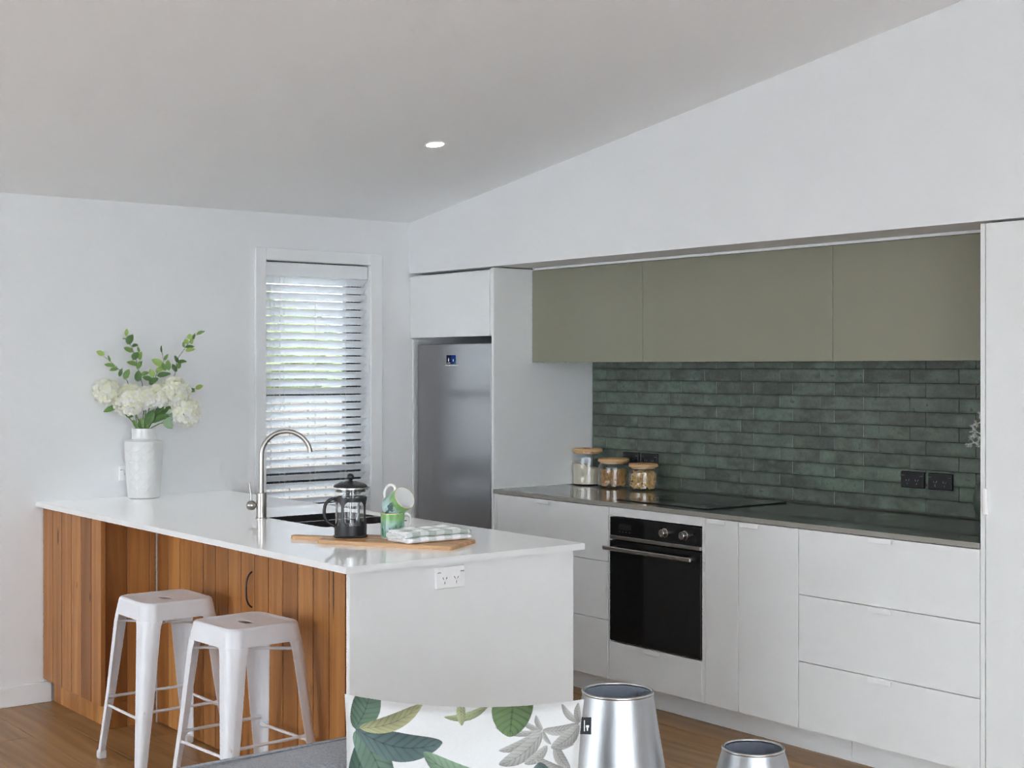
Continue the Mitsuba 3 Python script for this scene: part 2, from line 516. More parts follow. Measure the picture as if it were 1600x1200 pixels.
# wall with the window (x = 0)
WY0, WY1, WZ0, WZ1 = -0.892, -0.262, 0.78, 2.101
wx = -0.15
wall_w = cat(box(wx, 0, YF - 0.15, WY0, -0.12, zc(0), 0), box(wx, 0, WY1, 0.8, -0.12, zc(0), 0),
             box(wx, 0, WY0, WY1, -0.12, WZ0, 0), box(wx, 0, WY0, WY1, WZ1, zc(0), 0))
struct('wall_left', wall_w, 'wall_paint', 'white painted wall with the narrow window')
# wall above the kitchen run and behind it
struct('wall_right', prism_y([(0, 2.065), (XR, 2.065), (XR, zc(XR)), (0, zc(0))], 0.0, 0.8), 'wall_paint', 'white bulkhead wall above the kitchen run')
wb = struct('wall_back', box(0, 4.7, 0.675, 0.8, -0.12, 2.065, 0), 'grout', 'wall behind the kitchen run, tiled in dark green')
struct('wall_right', box(4.7, XR, 0.0, 0.8, -0.12, 2.065, 0), 'wall_paint', 'white wall beyond the pantry')
# the living-room walls behind the camera, with wide openings to the garden
zt = zc(XR)
struct('wall_end', cat(box(XR, XR + 0.15, YF, -7.3, -0.12, zt, 0), box(XR, XR + 0.15, -2.6, 0.8, -0.12, zt, 0), box(XR, XR + 0.15, -7.3, -2.6, 3.0, zt, 0)), 'wall_paint', 'white wall behind the camera with a wide opening')
FX0, FX1, FH = 0.5, 4.4, 1.75
front = [prism_y([(-0.15, -0.12), (FX0, -0.12), (FX0, zc(FX0)), (-0.15, zc(-0.15))], YF - 0.15, YF), prism_y([(FX0, FH), (FX1, FH), (FX1, zc(FX1)), (FX0, zc(FX0))], YF - 0.15, YF), prism_y([(FX1, -0.12), (XR, -0.12), (XR, zc(XR)), (FX1, zc(FX1))], YF - 0.15, YF)]
struct('wall_front', cat(*front), 'wall_paint', 'white living room wall with wide garden doors')
struct('baseboard_left', cat(box(0.0, 0.016, YF, -2.006, 0.0, 0.095, 0.003)), 'trim_paint', 'white skirting board under the window wall')
struct('trim_1', cat(box(0.0, 0.018, WY0 - 0.062, WY0, WZ0 - 0.06, WZ1 + 0.062, 0.003), box(0.0, 0.018, WY1, WY1 + 0.074, WZ0 - 0.06, WZ1 + 0.062, 0.003),
                     box(0.0, 0.018, WY0, WY1, WZ1, WZ1 + 0.062, 0.003), box(0.0, 0.018, WY0, WY1, WZ0 - 0.06, WZ0, 0.003)), 'trim_paint', 'white architrave around the window')

# window
wn = struct('window_1', None, None, 'narrow window with a black aluminium frame')
fx0, fx1 = -0.125, -0.085
add(wn + '__frame', cat(box(fx0, fx1, WY0, WY0 + 0.05, WZ0, WZ1, 0.002), box(fx0, fx1, WY1 - 0.095, WY1, WZ0, WZ1, 0.002),
                        box(fx0, fx1, WY0 + 0.05, WY1 - 0.095, WZ0, WZ0 + 0.05, 0.002), box(fx0, fx1, WY0 + 0.05, WY1 - 0.095, WZ1 - 0.05, WZ1, 0.002)), 'window_black')
add(wn + '__transom', box(fx0, fx1, WY0 + 0.05, WY1 - 0.095, 0.935, 1.005, 0.002), 'window_black')
add(wn + '__transom', box(fx0, fx1, WY0 + 0.05, WY1 - 0.095, 1.40, 1.43, 0.002), 'window_black')
for z0, z1 in ((WZ0 + 0.05, 0.935), (1.005, 1.40), (1.43, WZ1 - 0.05)):
    add(wn + '__pane', box(-0.108, -0.1075, WY0 + 0.045, WY1 - 0.09, z0 - 0.005, z1 + 0.005, 0), 'glass_thin')
add(wn + '__sill', box(-0.085, 0.0, WY0, WY1, WZ0 - 0.018, WZ0, 0.002), 'trim_paint')

# venetian blind
bl = thing('venetian_blind', 'white venetian blind with half-closed slats in the narrow window', 'blind')
add(bl + '__valance', box(-0.075, -0.008, WY0 + 0.004, WY1 - 0.004, 2.022, 2.094, 0.003), 'blind_white')
TA, SW, PITCH = math.radians(34.0), 0.058, 0.0412
slat = None
ns = 0
z = 2.003
xs_ = -0.036
while z > WZ0 + 0.045:
    prof = []
    for t in np.linspace(-1, 1, 7):
        prof.append((t * SW / 2, 0.0012 * (1 - t * t)))
    up = [(a, b + 0.0013) for a, b in prof]
    dn = [(a, b - 0.0013) for a, b in prof][::-1]
    pr = np.array(up + dn)
    c, s = math.cos(TA), math.sin(TA)
    X = pr[:, 0] * c - pr[:, 1] * s
    Zz = pr[:, 0] * s + pr[:, 1] * c
    loops = [np.stack([X + xs_, np.full(len(X), yy), Zz + z], 1) for yy in (WY0 + 0.008, WY1 - 0.008)]
    add(bl + '__slat', loft(loops), 'blind_white')
    z -= PITCH
    ns += 1
zb = z + 0.008
add(bl + '__bottom_rail', box(xs_ - 0.025, xs_ + 0.025, WY0 + 0.008, WY1 - 0.008, zb - 0.012, zb + 0.008, 0.003), 'blind_white')
for yy in (-0.775, -0.59, -0.405):
    for dx in (-0.0265, 0.0265):
        add(bl + '__ladder_cord', box(xs_ + dx - 0.0008, xs_ + dx + 0.0008, yy - 0.0008, yy + 0.0008, zb, 2.025, 0), 'cord_white')
for yy in (-0.858, -0.838, -0.802):
    add(bl + '__pull_cord', box(-0.0045, -0.0028, yy - 0.0008, yy + 0.0008, 1.02 if yy < -0.85 else 1.3, 2.025, 0), 'cord_white')

# ---------------------------------------------------------------- outside the narrow window
solid('garden_ground', box(-40, -0.16, -30, 30, -0.6, -0.5, 0), 'outside_ground', 'pale ground outside the narrow window', 'ground', kind='structure')
struct('eaves', box(-0.85, -0.151, -30, 12, 2.22, 2.30, 0), 'render_white', 'eaves above the narrow window')
fe = thing('paling_fence', 'pale timber paling fence seen through the lower blind slats', 'fence')
yy = -2.2
k = 0
while yy < 5.0:
    h = 1.345 + 0.012 * math.sin(k * 2.7)
    add(fe + '__paling', box(-2.52, -2.5, yy, yy + 0.142, -0.5, h, 0.002), 'fence_timber')
    yy += 0.15
    k += 1
add(fe + '__rail', box(-2.56, -2.521, -2.2, 5.0, 0.2, 0.27, 0), 'fence_timber')


def bush(name, c, r, n, col, label):
    q = []
    rr = np.random.default_rng(int(abs(c[1]) * 100) + 3)
    for _ in range(n):
        d = rr.normal(size=3)
        d /= np.linalg.norm(d)
        p = np.array(c) + d * np.array(r) * rr.uniform(0.55, 1.0)
        a, b = rr.normal(size=3), rr.normal(size=3)
        a /= np.linalg.norm(a)
        b -= a * (a @ b)
        b /= np.linalg.norm(b)
        L, w = rr.uniform(0.10, 0.18), rr.uniform(0.04, 0.07)
        q.append(np.array([p - a * L, p + b * w, p + a * L, p - b * w]))
    v = np.vstack(q)
    f = np.arange(len(v)).reshape(-1, 4)
    t = thing(name, label, 'shrub')
    add(t + '__foliage', tri(v, f), col)
    add(t + '__trunk', tube([(c[0], c[1], -0.5), (c[0] + 0.05, c[1], c[2])], [0.08, 0.03]), 'fence_timber')


bush('garden_shrub', (-4.6, 1.0, 1.2), (0.8, 1.5, 1.1), 1500, 'shrub_green', 'yellow-green shrub behind the fence seen through the left of the blind')
bush('garden_shrub', (-7.0, 3.0, 1.4), (0.8, 1.6, 0.9), 1200, 'shrub_pale', 'pale shrub behind the fence seen through the middle of the blind')
ho = thing('neighbour_house', 'neighbouring house with a blue-grey roof behind the shrubs', 'house')
add(ho + '__wall', box(-16, -12, 4.6, 12, -0.5, 1.7, 0), 'render_white')
add(ho + '__roof', prism_y([(-16.4, 1.7), (-11.6, 1.7), (-14, 2.6)], 4.2, 12.4), 'roof_blue')

# ---------------------------------------------------------------- island
ISL_Y0, ISL_Y1, ISL_X1 = -2.077, -1.096, 2.736
TOPZ0, TOPZ = 0.907, 0.929
SX0, SX1, SY0, SY1 = 1.272, 1.742, -1.568, -1.17       # sink cut-out
from shapely.geometry import Polygon, box as sbox
top = sbox(0.002, ISL_Y0, ISL_X1, ISL_Y1).difference(sbox(SX0, SY0, SX1, SY1).buffer(-0.02).buffer(0.02))
wt = solid('island_worktop', rects(top, TOPZ0, TOPZ), 'quartz', 'glossy white quartz worktop of the kitchen island', 'worktop')

# projecting timber cupboard at the wall end
cb = thing('timber_cupboard', 'timber plank cupboard projecting at the wall end of the island', 'cupboard')
DX = 0.694
add(cb + '__body', cat(box(0.002, 0.651, -2.02, -1.765, 0.112, TOPZ0 - 0.002, 0), box(0.002, 0.651, -1.978, -1.765, 0.0, 0.112, 0)), 'dark_gap')
edges = [0.003, 0.128, 0.238, 0.354, 0.47, 0.585, DX]
pid = 0
for a, b in zip(edges[:-1], edges[1:]):
    m, uv = wood_uv(box(a + 0.0032, b - 0.0032, -2.043, -2.0215, 0.108, TOPZ0 - 0.004, 0.0012), (0, 0, 1), 300 + pid)
    add(cb + '__plank', m, 'timber', uv=uv)
    pid += 1
add(cb + '__backing', box(0.004, DX - 0.006, -2.0372, -2.0225, 0.112, TOPZ0 - 0.006, 0), 'groove_dark')
kedges = [0.02, 0.11, 0.20, 0.315, 0.43, 0.55, 0.664]
for a, b in zip(kedges[:-1], kedges[1:]):
    m, uv = wood_uv(box(a + 0.002, b - 0.002, -2.0, -1.98, 0.0, 0.112, 0.003), (0, 0, 1), 320 + pid)
    add(cb + '__kick_plank', m, 'timber', uv=uv)
    pid += 1
for k, parts in enumerate(([(-2.0195, -1.916, 0.112, 0.9), (-1.9995, -1.916, 0.0, 0.112)], [(-1.9145, -1.815, 0.0, 0.9)], [(-1.8135, -1.787, 0.0, 0.9)])):
    m = cat(*[box(0.652, 0.672, a, b, z0, z1 if z1 < 0.5 else TOPZ0 - 0.004, 0.0015) for a, b, z0, z1 in parts])
    m, uv = wood_uv(m, (0, 0, 1), 340 + k)
    add(cb + '__side_plank', m, 'timber', uv=uv)

# recessed run of the island
ib = thing('kitchen_island', 'timber clad kitchen island with a white end panel behind the stools', 'kitchen island')
RY = -1.784
add(ib + '__carcass', cat(box(0.673, SX0 - 0.05, -1.762, ISL_Y1 - 0.05, 0.0, TOPZ0 - 0.002, 0), box(SX1 + 0.05, 2.68, -1.762, ISL_Y1 - 0.05, 0.0, TOPZ0 - 0.002, 0),
                          box(SX0 - 0.05, SX1 + 0.05, -1.762, ISL_Y1 - 0.05, 0.0, 0.68, 0)), 'cabinet_white')
add(ib + '__backing', box(0.686, 2.680, RY + 0.010, RY + 0.018, 0.006, TOPZ0 - 0.006, 0), 'groove_dark')
red = [0.683 + 0.112 * k for k in range(18)] + [2.682]
for k, (a, b) in enumerate(zip(red[:-1], red[1:])):
    m, uv = wood_uv(box(a + 0.0028, b - 0.0028, RY, RY + 0.02, 0.004, TOPZ0 - 0.004, 0.0012), (0, 0, 1), 360 + k)
    add(ib + '__plank', m, 'timber', uv=uv)
add(ib + '__joint_strip', box(0.6725, 0.684, RY - 0.002, RY + 0.02, 0.0, TOPZ0 - 0.004, 0), 'strip_grey', label='thin grey strip where the timber meets')
add(ib + '__end_panel', box(2.684, 2.704, -2.045, -1.121, 0.0, TOPZ0 - 0.001, 0.0015), 'cabinet_white', label='flat white end panel')
hp = smooth_path([(1.561, RY - 0.001, 0.618), (1.561, RY - 0.016, 0.632), (1.561, RY - 0.026, 0.687), (1.561, RY - 0.016, 0.742), (1.561, RY - 0.001, 0.756)], 17)
add(ib + '__handle', tube(hp, 0.0034, 8), 'black_plastic', smooth=True, label='small dark bow handle')

# sink: two black bowls under the worktop
sk = thing('sink', 'black double-bowl sink set into the white island worktop', 'sink')


def bowl(x0, x1, y0, y1, zt, depth, r=0.03, t=0.004):
    o = sbox(x0, y0, x1, y1).buffer(-r).buffer(r, 6)
    i = o.buffer(-t)
    return cat(rects(o.difference(i), zt - depth, zt), rects(o, zt - depth - t, zt - depth))


mid = 1.507
add(sk + '__bowl', bowl(SX0 + 0.0008, mid - 0.010, SY0 + 0.0008, SY1 - 0.0008, TOPZ - 0.0008, 0.2), 'black_sink')
add(sk + '__bowl', bowl(mid + 0.010, SX1 - 0.0008, SY0 + 0.0008, SY1 - 0.0008, TOPZ - 0.0008, 0.2), 'black_sink')
add(sk + '__divider', box(mid - 0.0098, mid + 0.0098, SY0 + 0.001, SY1 - 0.001, TOPZ - 0.03, TOPZ - 0.0012, 0.003), 'divider_grey')
for cx in ((SX0 + mid) / 2, (SX1 + mid) / 2):
    add(sk + '__drain', mov(lathe([(0, 0.006), (0.03, 0.006), (0.042, 0.004), (0.045, 0.0), (0, 0.0)], 24), cx, -1.37, TOPZ - 0.2003), 'steel', smooth=30)

# mixer tap
tp = thing('mixer_tap', 'brushed nickel gooseneck mixer tap beside the island sink', 'tap')
tx, ty = 1.300, -1.605
add(tp + '__body', mov(lathe([(0, 0), (0.025, 0), (0.025, 0.004), (0.021, 0.006), (0.021, 0.103), (0.0195, 0.106), (0, 0.106)], 32), tx, ty, TOPZ), 'steel', smooth=30)
sd = np.array([math.sin(YAW - 0.1), math.cos(YAW - 0.1), 0])
R_ = 0.1
pth = [np.array([tx, ty, TOPZ + 0.104]), np.array([tx, ty, TOPZ + 0.16]), np.array([tx, ty, TOPZ + 0.21])]
for a in np.radians(np.linspace(180, 8, 28)):
    pth.append(np.array([tx, ty, TOPZ + 0.258]) + sd * (R_ + R_ * math.cos(a)) + np.array([0, 0, R_ * math.sin(a)]))
add(tp + '__spout', tube(pth, 0.0098, 16), 'steel', smooth=40)
kb = lathe([(0, -0.021), (0.013, -0.017), (0.0185, -0.009), (0.020, 0.0), (0.0185, 0.009), (0.013, 0.017), (0, 0.021)], 24)
rot(kb, 90, (0, 1, 0))
rot(kb, math.degrees(math.atan2(sd[1], sd[0])))
kc = np.array([tx, ty, TOPZ + 0.055]) - sd * 0.041
hd = add(tp + '__knob', mov(kb, *kc), 'steel', smooth=40)
add(hd + '__lever', tube([kc + [0, 0, 0.015], kc - sd * 0.002 + [0, 0, 0.05], kc - sd * 0.008 + [0, 0, 0.092]], [0.0042, 0.0036, 0.003], 10), 'steel', smooth=40)


# power outlets: two-gang plates with two switches and two sockets. local: plate in x (width) and z, facing -y
def outlet(key, w, h, M, plate, slot, sw):
    def put(name, m):
        m.apply_transform(M)
        return m
    add(key + '__plate', put('p', rbox(-w / 2, w / 2, -0.009, 0.004, -h / 2, h / 2, 0.0035, 12)), plate, smooth=30)
    for s in (-1, 1):
        add(key + '__switch', put('s', box(s * w * 0.40 - 0.007, s * w * 0.40 + 0.007, -0.0115, -0.0085, h * 0.23, h * 0.27, 0.0005)), sw)
        cx = s * w * 0.20
        for a, ox, oz in ((-28, -0.0065, 0.004), (28, 0.0065, 0.004), (0, 0.0, -0.011)):
            b = box(-0.0011, 0.0011, -0.0095, -0.0086, -0.0042, 0.0042, 0)
            rot(b, a, (0, 1, 0))
            add(key + '__slot', put('o', mov(b, cx + ox, 0, oz - 0.006)), slot)


def facing(x, y, z, ang):
    """Local -y turned to the direction `ang` degrees (0 = -y, 90 = +x)."""
    m = trimesh.transformations.rotation_matrix(math.radians(ang), (0, 0, 1))
    m[:3, 3] = (x, y, z)
    return m


k = thing('power_outlet', 'white double power outlet on the end panel of the island', 'power outlet')
outlet(k, 0.117, 0.072, facing(2.7085, -1.664, 0.858, 90), 'white_plastic', 'slot_dark', 'rubber_grey')
k = thing('power_outlet', 'white double power outlet on the wall partly behind the white vase', 'power outlet')
outlet(k, 0.117, 0.072, facing(0.0045, -1.620, 1.040, 90), 'white_plastic', 'slot_dark', 'rubber_grey')


# ---------------------------------------------------------------- kitchen run
def edge_pull(key, xc, z, w=0.105, vertical=False):
    """A thin pull folded over the edge of a front."""
    if vertical:
        m = cat(box(xc, xc + 0.0015, -0.016, 0.004, z - 0.05, z + 0.05, 0), box(xc, xc + 0.017, -0.017, -0.0155, z - 0.05, z + 0.05, 0))
        m = cat(box(xc - 0.001, xc + 0.014, -0.014, 0.0005, z - 0.046, z + 0.046, 0.002))
    else:
        m = cat(box(xc - w / 2, xc + w / 2, -0.016, 0.010, z, z + 0.0022, 0.0005), box(xc - w / 2, xc + w / 2, -0.0185, -0.016, z - 0.017, z + 0.0022, 0.0008))
    add(key + '__handle', m, 'handle_white')


FZ0, FZ1, FT = 0.112, 0.908, 0.018              # fronts: bottom, top, thickness
G2 = 0.0015


def front(key, x0, x1, z0, z1, name='door', bs='cabinet_white'):
    return add(key + '__' + name, box(x0 + G2, x1 - G2, 0.0, FT, z0 + G2, z1 - G2, 0.0012), bs)


def carcass(key, x0, x1, z0=FZ0, z1=FZ1, y1=0.60):
    add(key + '__carcass', box(x0 + 0.0005, x1 - 0.0005, 0.021, y1, z0, z1, 0), 'cabinet_white')


c1 = thing('base_cabinet', 'white cabinet of three drawers between the fridge panel and the oven', 'cabinet')
carcass(c1, 0.766, 1.640)
add(c1 + '__filler', box(0.767, 0.795, 0.002, 0.02, FZ0, FZ1, 0.001), 'cabinet_white')
for z0, z1 in ((0.652, FZ1), (0.383, 0.652), (FZ0, 0.383)):
    d = front(c1, 0.797, 1.634, z0, z1, 'drawer')
    edge_pull(d, 1.17, z1 - 0.003)
c2 = thing('oven_cabinet', 'white oven cabinet with a drawer below the oven', 'cabinet')
add(c2 + '__carcass', cat(box(1.641, 1.655, 0.002, 0.60, FZ0, FZ1, 0.0008), box(2.236, 2.2535, 0.002, 0.60, FZ0, FZ1, 0.0008), box(1.655, 2.236, 0.58, 0.60, FZ0, FZ1, 0), box(1.655, 2.236, 0.03, 0.58, 0.262, 0.288, 0)), 'cabinet_white')
add(c2 + '__top_panel', box(1.656, 2.235, 0.002, 0.02, 0.868, FZ1, 0.001), 'cabinet_white')
d = front(c2, 1.655, 2.237, FZ0, 0.292, 'drawer')
edge_pull(d, 1.94, 0.289)
c3 = thing('narrow_cabinet', 'narrow white pull-out cabinet right of the oven', 'cabinet')
carcass(c3, 2.2545, 2.446)
d = front(c3, 2.2545, 2.446, FZ0, FZ1)
edge_pull(d, 2.335, FZ1 - 0.003, 0.1)
c4 = thing('door_cabinet', 'white one-door base cabinet left of the wide drawers', 'cabinet')
carcass(c4, 2.447, 2.769)
d = front(c4, 2.447, 2.769, FZ0, FZ1)
edge_pull(d, 2.52, FZ1 - 0.003, 0.1)
c5 = thing('wide_drawer_cabinet', 'wide white cabinet of three drawers beside the tall pantry', 'cabinet')
carcass(c5, 2.770, 3.598)
for z0, z1 in ((0.645, FZ1), (0.379, 0.645), (FZ0, 0.379)):
    d = front(c5, 2.770, 3.598, z0, z1, 'drawer')
    edge_pull(d, 3.175, z1 - 0.003)
struct('trim_2', cat(box(0.766, 2.95, 0.105, 0.12, 0.0, FZ0 - 0.001, 0.0008), box(2.952, 3.598, 0.105, 0.12, 0.0, FZ0 - 0.001, 0.0008)), 'cabinet_white', 'white kickboard under the kitchen cabinets')

kt = thing('kitchen_worktop', 'dark grey polished worktop along the tiled wall', 'worktop')
add(kt + '__slab', box(0.766, 3.598, 0.0, 0.673, 0.9105, 0.93, 0.0), 'dark_stone')
add(kt + '__front_edge', box(0.766, 3.598, -0.005, -0.0002, 0.9105, 0.93, 0.001), 'stone_edge', label='lighter front edge')
ck = thing('cooktop', 'black glass induction cooktop in the dark worktop', 'cooktop')
add(ck + '__glass', box(1.60, 2.19, 0.085, 0.595, 0.9302, 0.9355, 0.0015), 'black_glass')
for cx, cy, r in ((1.745, 0.2, 0.09), (1.745, 0.47, 0.075), (2.03, 0.2, 0.075), (2.03, 0.47, 0.1)):
    add(ck + '__zone_ring', mov(trimesh.creation.annulus(r - 0.0015, r, 0.0002, sections=40), cx, cy, 0.9356), 'slot_grey')

# oven
ov = thing('oven', 'black built-in oven with two silver knobs under the dark worktop', 'oven')
OX0, OX1, OZ0, OZ1 = 1.657, 2.235, 0.2985, 0.864
add(ov + '__body', box(OX0 + 0.006, OX1 - 0.006, 0.02, 0.56, OZ0 + 0.004, OZ1 - 0.004, 0), 'dark_gap')
add(ov + '__control_panel', box(OX0, OX1, -0.006, 0.018, 0.782, OZ1, 0.0012), 'black_glass')
add(ov + '__display', box(1.715, 1.80, -0.0066, -0.0061, 0.812, 0.836, 0), 'display_dark')
for i in range(4):
    add(ov + '__touch_button', mov(rot(lathe([(0, 0), (0.003, 0), (0.003, 0.0004), (0, 0.0004)], 12), 90, (1, 0, 0)), 1.722 + 0.022 * i, -0.0061, 0.800), 'slot_grey')
add(ov + '__trim_strip', box(OX0, OX1, -0.010, 0.018, 0.764, 0.7805, 0.0012), 'steel', label='brushed steel strip')
for cx in (2.022, 2.146):
    kn = lathe([(0, 0.03), (0.015, 0.03), (0.0168, 0.028), (0.0175, 0.010), (0.021, 0.008), (0.021, 0.0), (0, 0.0)], 32)
    rot(kn, 90, (1, 0, 0))
    kk = add(ov + '__knob', mov(kn, cx, -0.0063, 0.822), 'steel', smooth=30, label='round steel knob')
    add(kk + '__pointer', box(cx - 0.0012, cx + 0.0012, -0.0372, -0.0364, 0.824, 0.836, 0), 'slot_dark')
od = add(ov + '__door', box(OX0, OX1, -0.008, 0.018, OZ0, 0.758, 0.0015), 'black_glass')
add(od + '__window', box(OX0 + 0.225, OX1 - 0.085, -0.0088, -0.0083, OZ0 + 0.115, 0.70, 0), 'black_glass')
add(ov + '__handle', cat(box(OX0 - 0.004, OX1 - 0.02, -0.052, -0.040, 0.716, 0.734, 0.003), box(OX0 + 0.03, OX0 + 0.048, -0.041, -0.0085, 0.718, 0.732, 0.001), box(OX1 - 0.062, OX1 - 0.044, -0.041, -0.0085, 0.718, 0.732, 0.001)), 'steel')

# fridge housing, fridge
fh = thing('fridge_cabinet', 'white cabinet housing around and above the fridge', 'cabinet')
add(fh + '__panel', box(0.747, 0.765, 0.0, 0.672, 0.0, 2.058, 0.001), 'cabinet_white')
add(fh + '__panel', box(0.003, 0.020, 0.012, 0.672, 0.0, 1.705, 0.001), 'cabinet_white')
add(fh + '__carcass', box(0.003, 0.7465, 0.021, 0.672, 1.722, 2.052, 0), 'cabinet_white')
add(fh + '__door', box(0.003, 0.729, 0.0, FT, 1.711, 2.046, 0.0012), 'cabinet_white')
add(fh + '__side_filler', box(0.731, 0.7465, 0.002, 0.02, 1.711, 2.055, 0.0008), 'cabinet_white')
fg = thing('fridge', 'stainless steel fridge in the white housing beside the window', 'fridge')
add(fg + '__body', box(0.075, 0.732, 0.07, 0.655, 0.03, 1.672, 0.004), 'fridge_side')
add(fg + '__door', box(0.070, 0.737, 0.004, 0.066, 0.72, 1.676, 0.005), 'fridge_steel')
add(fg + '__freezer_drawer', box(0.070, 0.737, 0.004, 0.066, 0.05, 0.712, 0.005), 'fridge_steel')
for fx in (0.12, 0.69):
    for fy in (0.12, 0.6):
        add(fg + '__foot', mov(lathe([(0, 0), (0.018, 0), (0.018, 0.034), (0, 0.034)], 16), fx, fy, 0), 'black_plastic')
st = add(fg + '__sticker', box(0.347, 0.388, 0.0030, 0.0038, 1.566, 1.614, 0), 'sticker_navy', label='small navy and blue label')
add(st + '__blue_half', box(0.3885, 0.430, 0.0030, 0.0038, 1.566, 1.614, 0), 'sticker_blue')
add(st + '__teal_corner', rot(mov(tri([(0, 0, 0), (0.02, 0, 0), (0.02, 0, 0.02)], [(0, 1, 2)]), 0, 0, 0), 0).apply_translation([0.409, 0.0027, 1.567]), 'sticker_teal')
for cx, s in ((0.366, 1.0), (0.409, 0.75)):
    p = Polygon([(0, 0.022), (-0.006, 0.006), (-0.008, -0.004), (-0.005, -0.012), (0.005, -0.012), (0.008, -0.004), (0.006, 0.006)])
    m = rects(p, 0, 0.0005)
    rot(m, 90, (1, 0, 0))
    m.apply_scale(s * 0.72)
    add(st + '__drop_mark', mov(m, cx, 0.0028, 1.588 if s == 1 else 1.585), 'label_white')
add(st + '__text_line', box(0.354, 0.380, 0.0024, 0.0029, 1.570, 1.574, 0), 'label_white')
add(st + '__text_line', box(0.335, 0.45, 0.0030, 0.0038, 1.558, 1.562, 0), 'label_white')

# upper cupboards
UY = 0.251
for k, (a, b, lab) in enumerate(((0.766, 1.600, 'olive grey wall cupboard next to the fridge housing'), (1.600, 2.736, 'wide olive grey wall cupboard over the cooktop'), (2.736, 3.597, 'olive grey wall cupboard beside the tall pantry'))):
    u = thing('wall_cupboard', lab, 'cupboard', None)
    add(u + '__body', box(a + 0.0005, b - 0.0005, UY + 0.02, 0.673, 1.580, 2.049, 0), 'cabinet_olive')
    add(u + '__door', box(a + 0.001, b - 0.001, UY, UY + 0.018, 1.575, 2.051, 0.001), 'cabinet_olive')
struct('trim_3', box(0.766, 3.597, UY + 0.004, UY + 0.02, 2.053, 2.0645, 0), 'trim_paint', 'white filler strip above the olive cupboards')
hd = thing('rangehood', 'slim concealed rangehood under the wide olive cupboard', 'rangehood')
add(hd + '__plate', box(1.75, 2.45, 0.30, 0.62, 1.5735, 1.5795, 0.001), 'steel')

# pantry
pn = thing('pantry_cabinet', 'tall white pantry cabinet at the right end of the kitchen', 'cabinet')
add(pn + '__side_panel', box(3.599, 3.617, 0.0, 0.672, 0.0, 2.056, 0.001), 'cabinet_white')
add(pn + '__carcass', box(3.618, 4.60, 0.021, 0.672, 0.112, 2.052, 0), 'cabinet_white')
pd = add(pn + '__door', box(3.621, 4.10, -0.001, FT, 0.112, 2.056, 0.0015), 'cabinet_white')
edge_pull(pd, 3.618, 1.078, vertical=True)
pd = add(pn + '__door', box(4.103, 4.58, -0.001, FT, 0.112, 2.056, 0.0015), 'cabinet_white')
add(pn + '__side_panel', box(4.601, 4.619, 0.0, 0.672, 0.0, 2.056, 0.001), 'cabinet_white')
struct('trim_4', box(3.618, 4.60, 0.05, 0.065, 0.0, 0.111, 0), 'cabinet_white', 'white kickboard under the pantry')

# splashback tiles
TP, TW, TG = 0.0607, 0.2415, 0.0016
tid = 0
trng = np.random.default_rng(21)
r = 0
z = 0.9315
zs = []
base = 1.5425 - TP * 10
for r in range(-1, 12):
    z0, z1 = max(base + r * TP, 0.9312), min(base + (r + 1) * TP, 1.66)
    if z1 - z0 < 0.012 or z0 > 1.60:
        continue
    z1 = min(z1, 1.60)
    fromtop = 10 - r - 1
    x = (0.718 if fromtop % 2 == 1 else 0.638) - TW
    while x < 3.597:
        a, b = max(x, 0.767) + TG / 2, min(x + TW, 3.597) - TG / 2
        if b - a > 0.012:
            m = box(a, b, 0.6655, 0.6752, z0 + TG / 2, z1 - TG / 2, 0.0009)
            m.apply_transform(trimesh.transformations.rotation_matrix(trng.normal(0, 0.004), (0, 0, 1), ((a + b) / 2, 0.67, 0)))
            m.apply_transform(trimesh.transformations.rotation_matrix(trng.normal(0, 0.004), (1, 0, 0), (0, 0.67, (z0 + z1) / 2)))
            v, f = np.asarray(m.vertices), np.asarray(m.faces)
            vv = v[f].reshape(-1, 3)
            uv = np.stack([vv[:, 0] + tid * 1.37 % 11.0, vv[:, 2] - (z0 + z1) / 2 + 0.5 + 2 * tid], 1)
            add(wb + '__tile', trimesh.Trimesh(vv, np.arange(len(vv)).reshape(-1, 3), process=False), 'tile_glaze', uv=uv)
            tid += 1
        x += TW
for x, lab in ((1.083, 'black double power outlet behind the jars, nearer the fridge'), (1.222, 'black double power outlet behind the jars, nearer the cooktop'),
               (2.832, 'black double power outlet on the tiles, left of the pair by the pantry'), (2.970, 'black double power outlet on the tiles, right of the pair by the pantry')):
    k = thing('black_power_outlet', lab, 'power outlet')
    outlet(k, 0.116, 0.069, facing(x, 0.6606, 1.074, 0), 'black_plastic', 'rubber_grey', 'slot_grey')

# ceiling lights
def downlight(x, y, label):
    t = thing('downlight', label, 'ceiling light')
    z = zc(x)
    ang = -math.degrees(math.atan(SL))
    def put(m):
        rot(m, ang, (0, 1, 0))
        return mov(m, x, y, z)
    add(t + '__trim_ring', put(lathe([(0.040, -0.0006), (0.040, -0.004), (0.046, -0.004), (0.049, -0.0006), (0.040, -0.0006)], 40)), 'white_plastic', smooth=30)
    key = numbered(t + '__lens')
    m = put(lathe([(0.0398, -0.0012), (0.0, -0.0012)], 40))
    if m.face_normals[:, 2].mean() > 0:
        m.invert()
    scene[key] = mikit.ply(m, 'lamp_on', emitter={'type': 'area', 'radiance': rgb((LAMP * 1.0, LAMP * 0.96, LAMP * 0.88))})


LAMP = 2.0
downlight(1.348, -0.77, 'round lit downlight in the sloping ceiling')

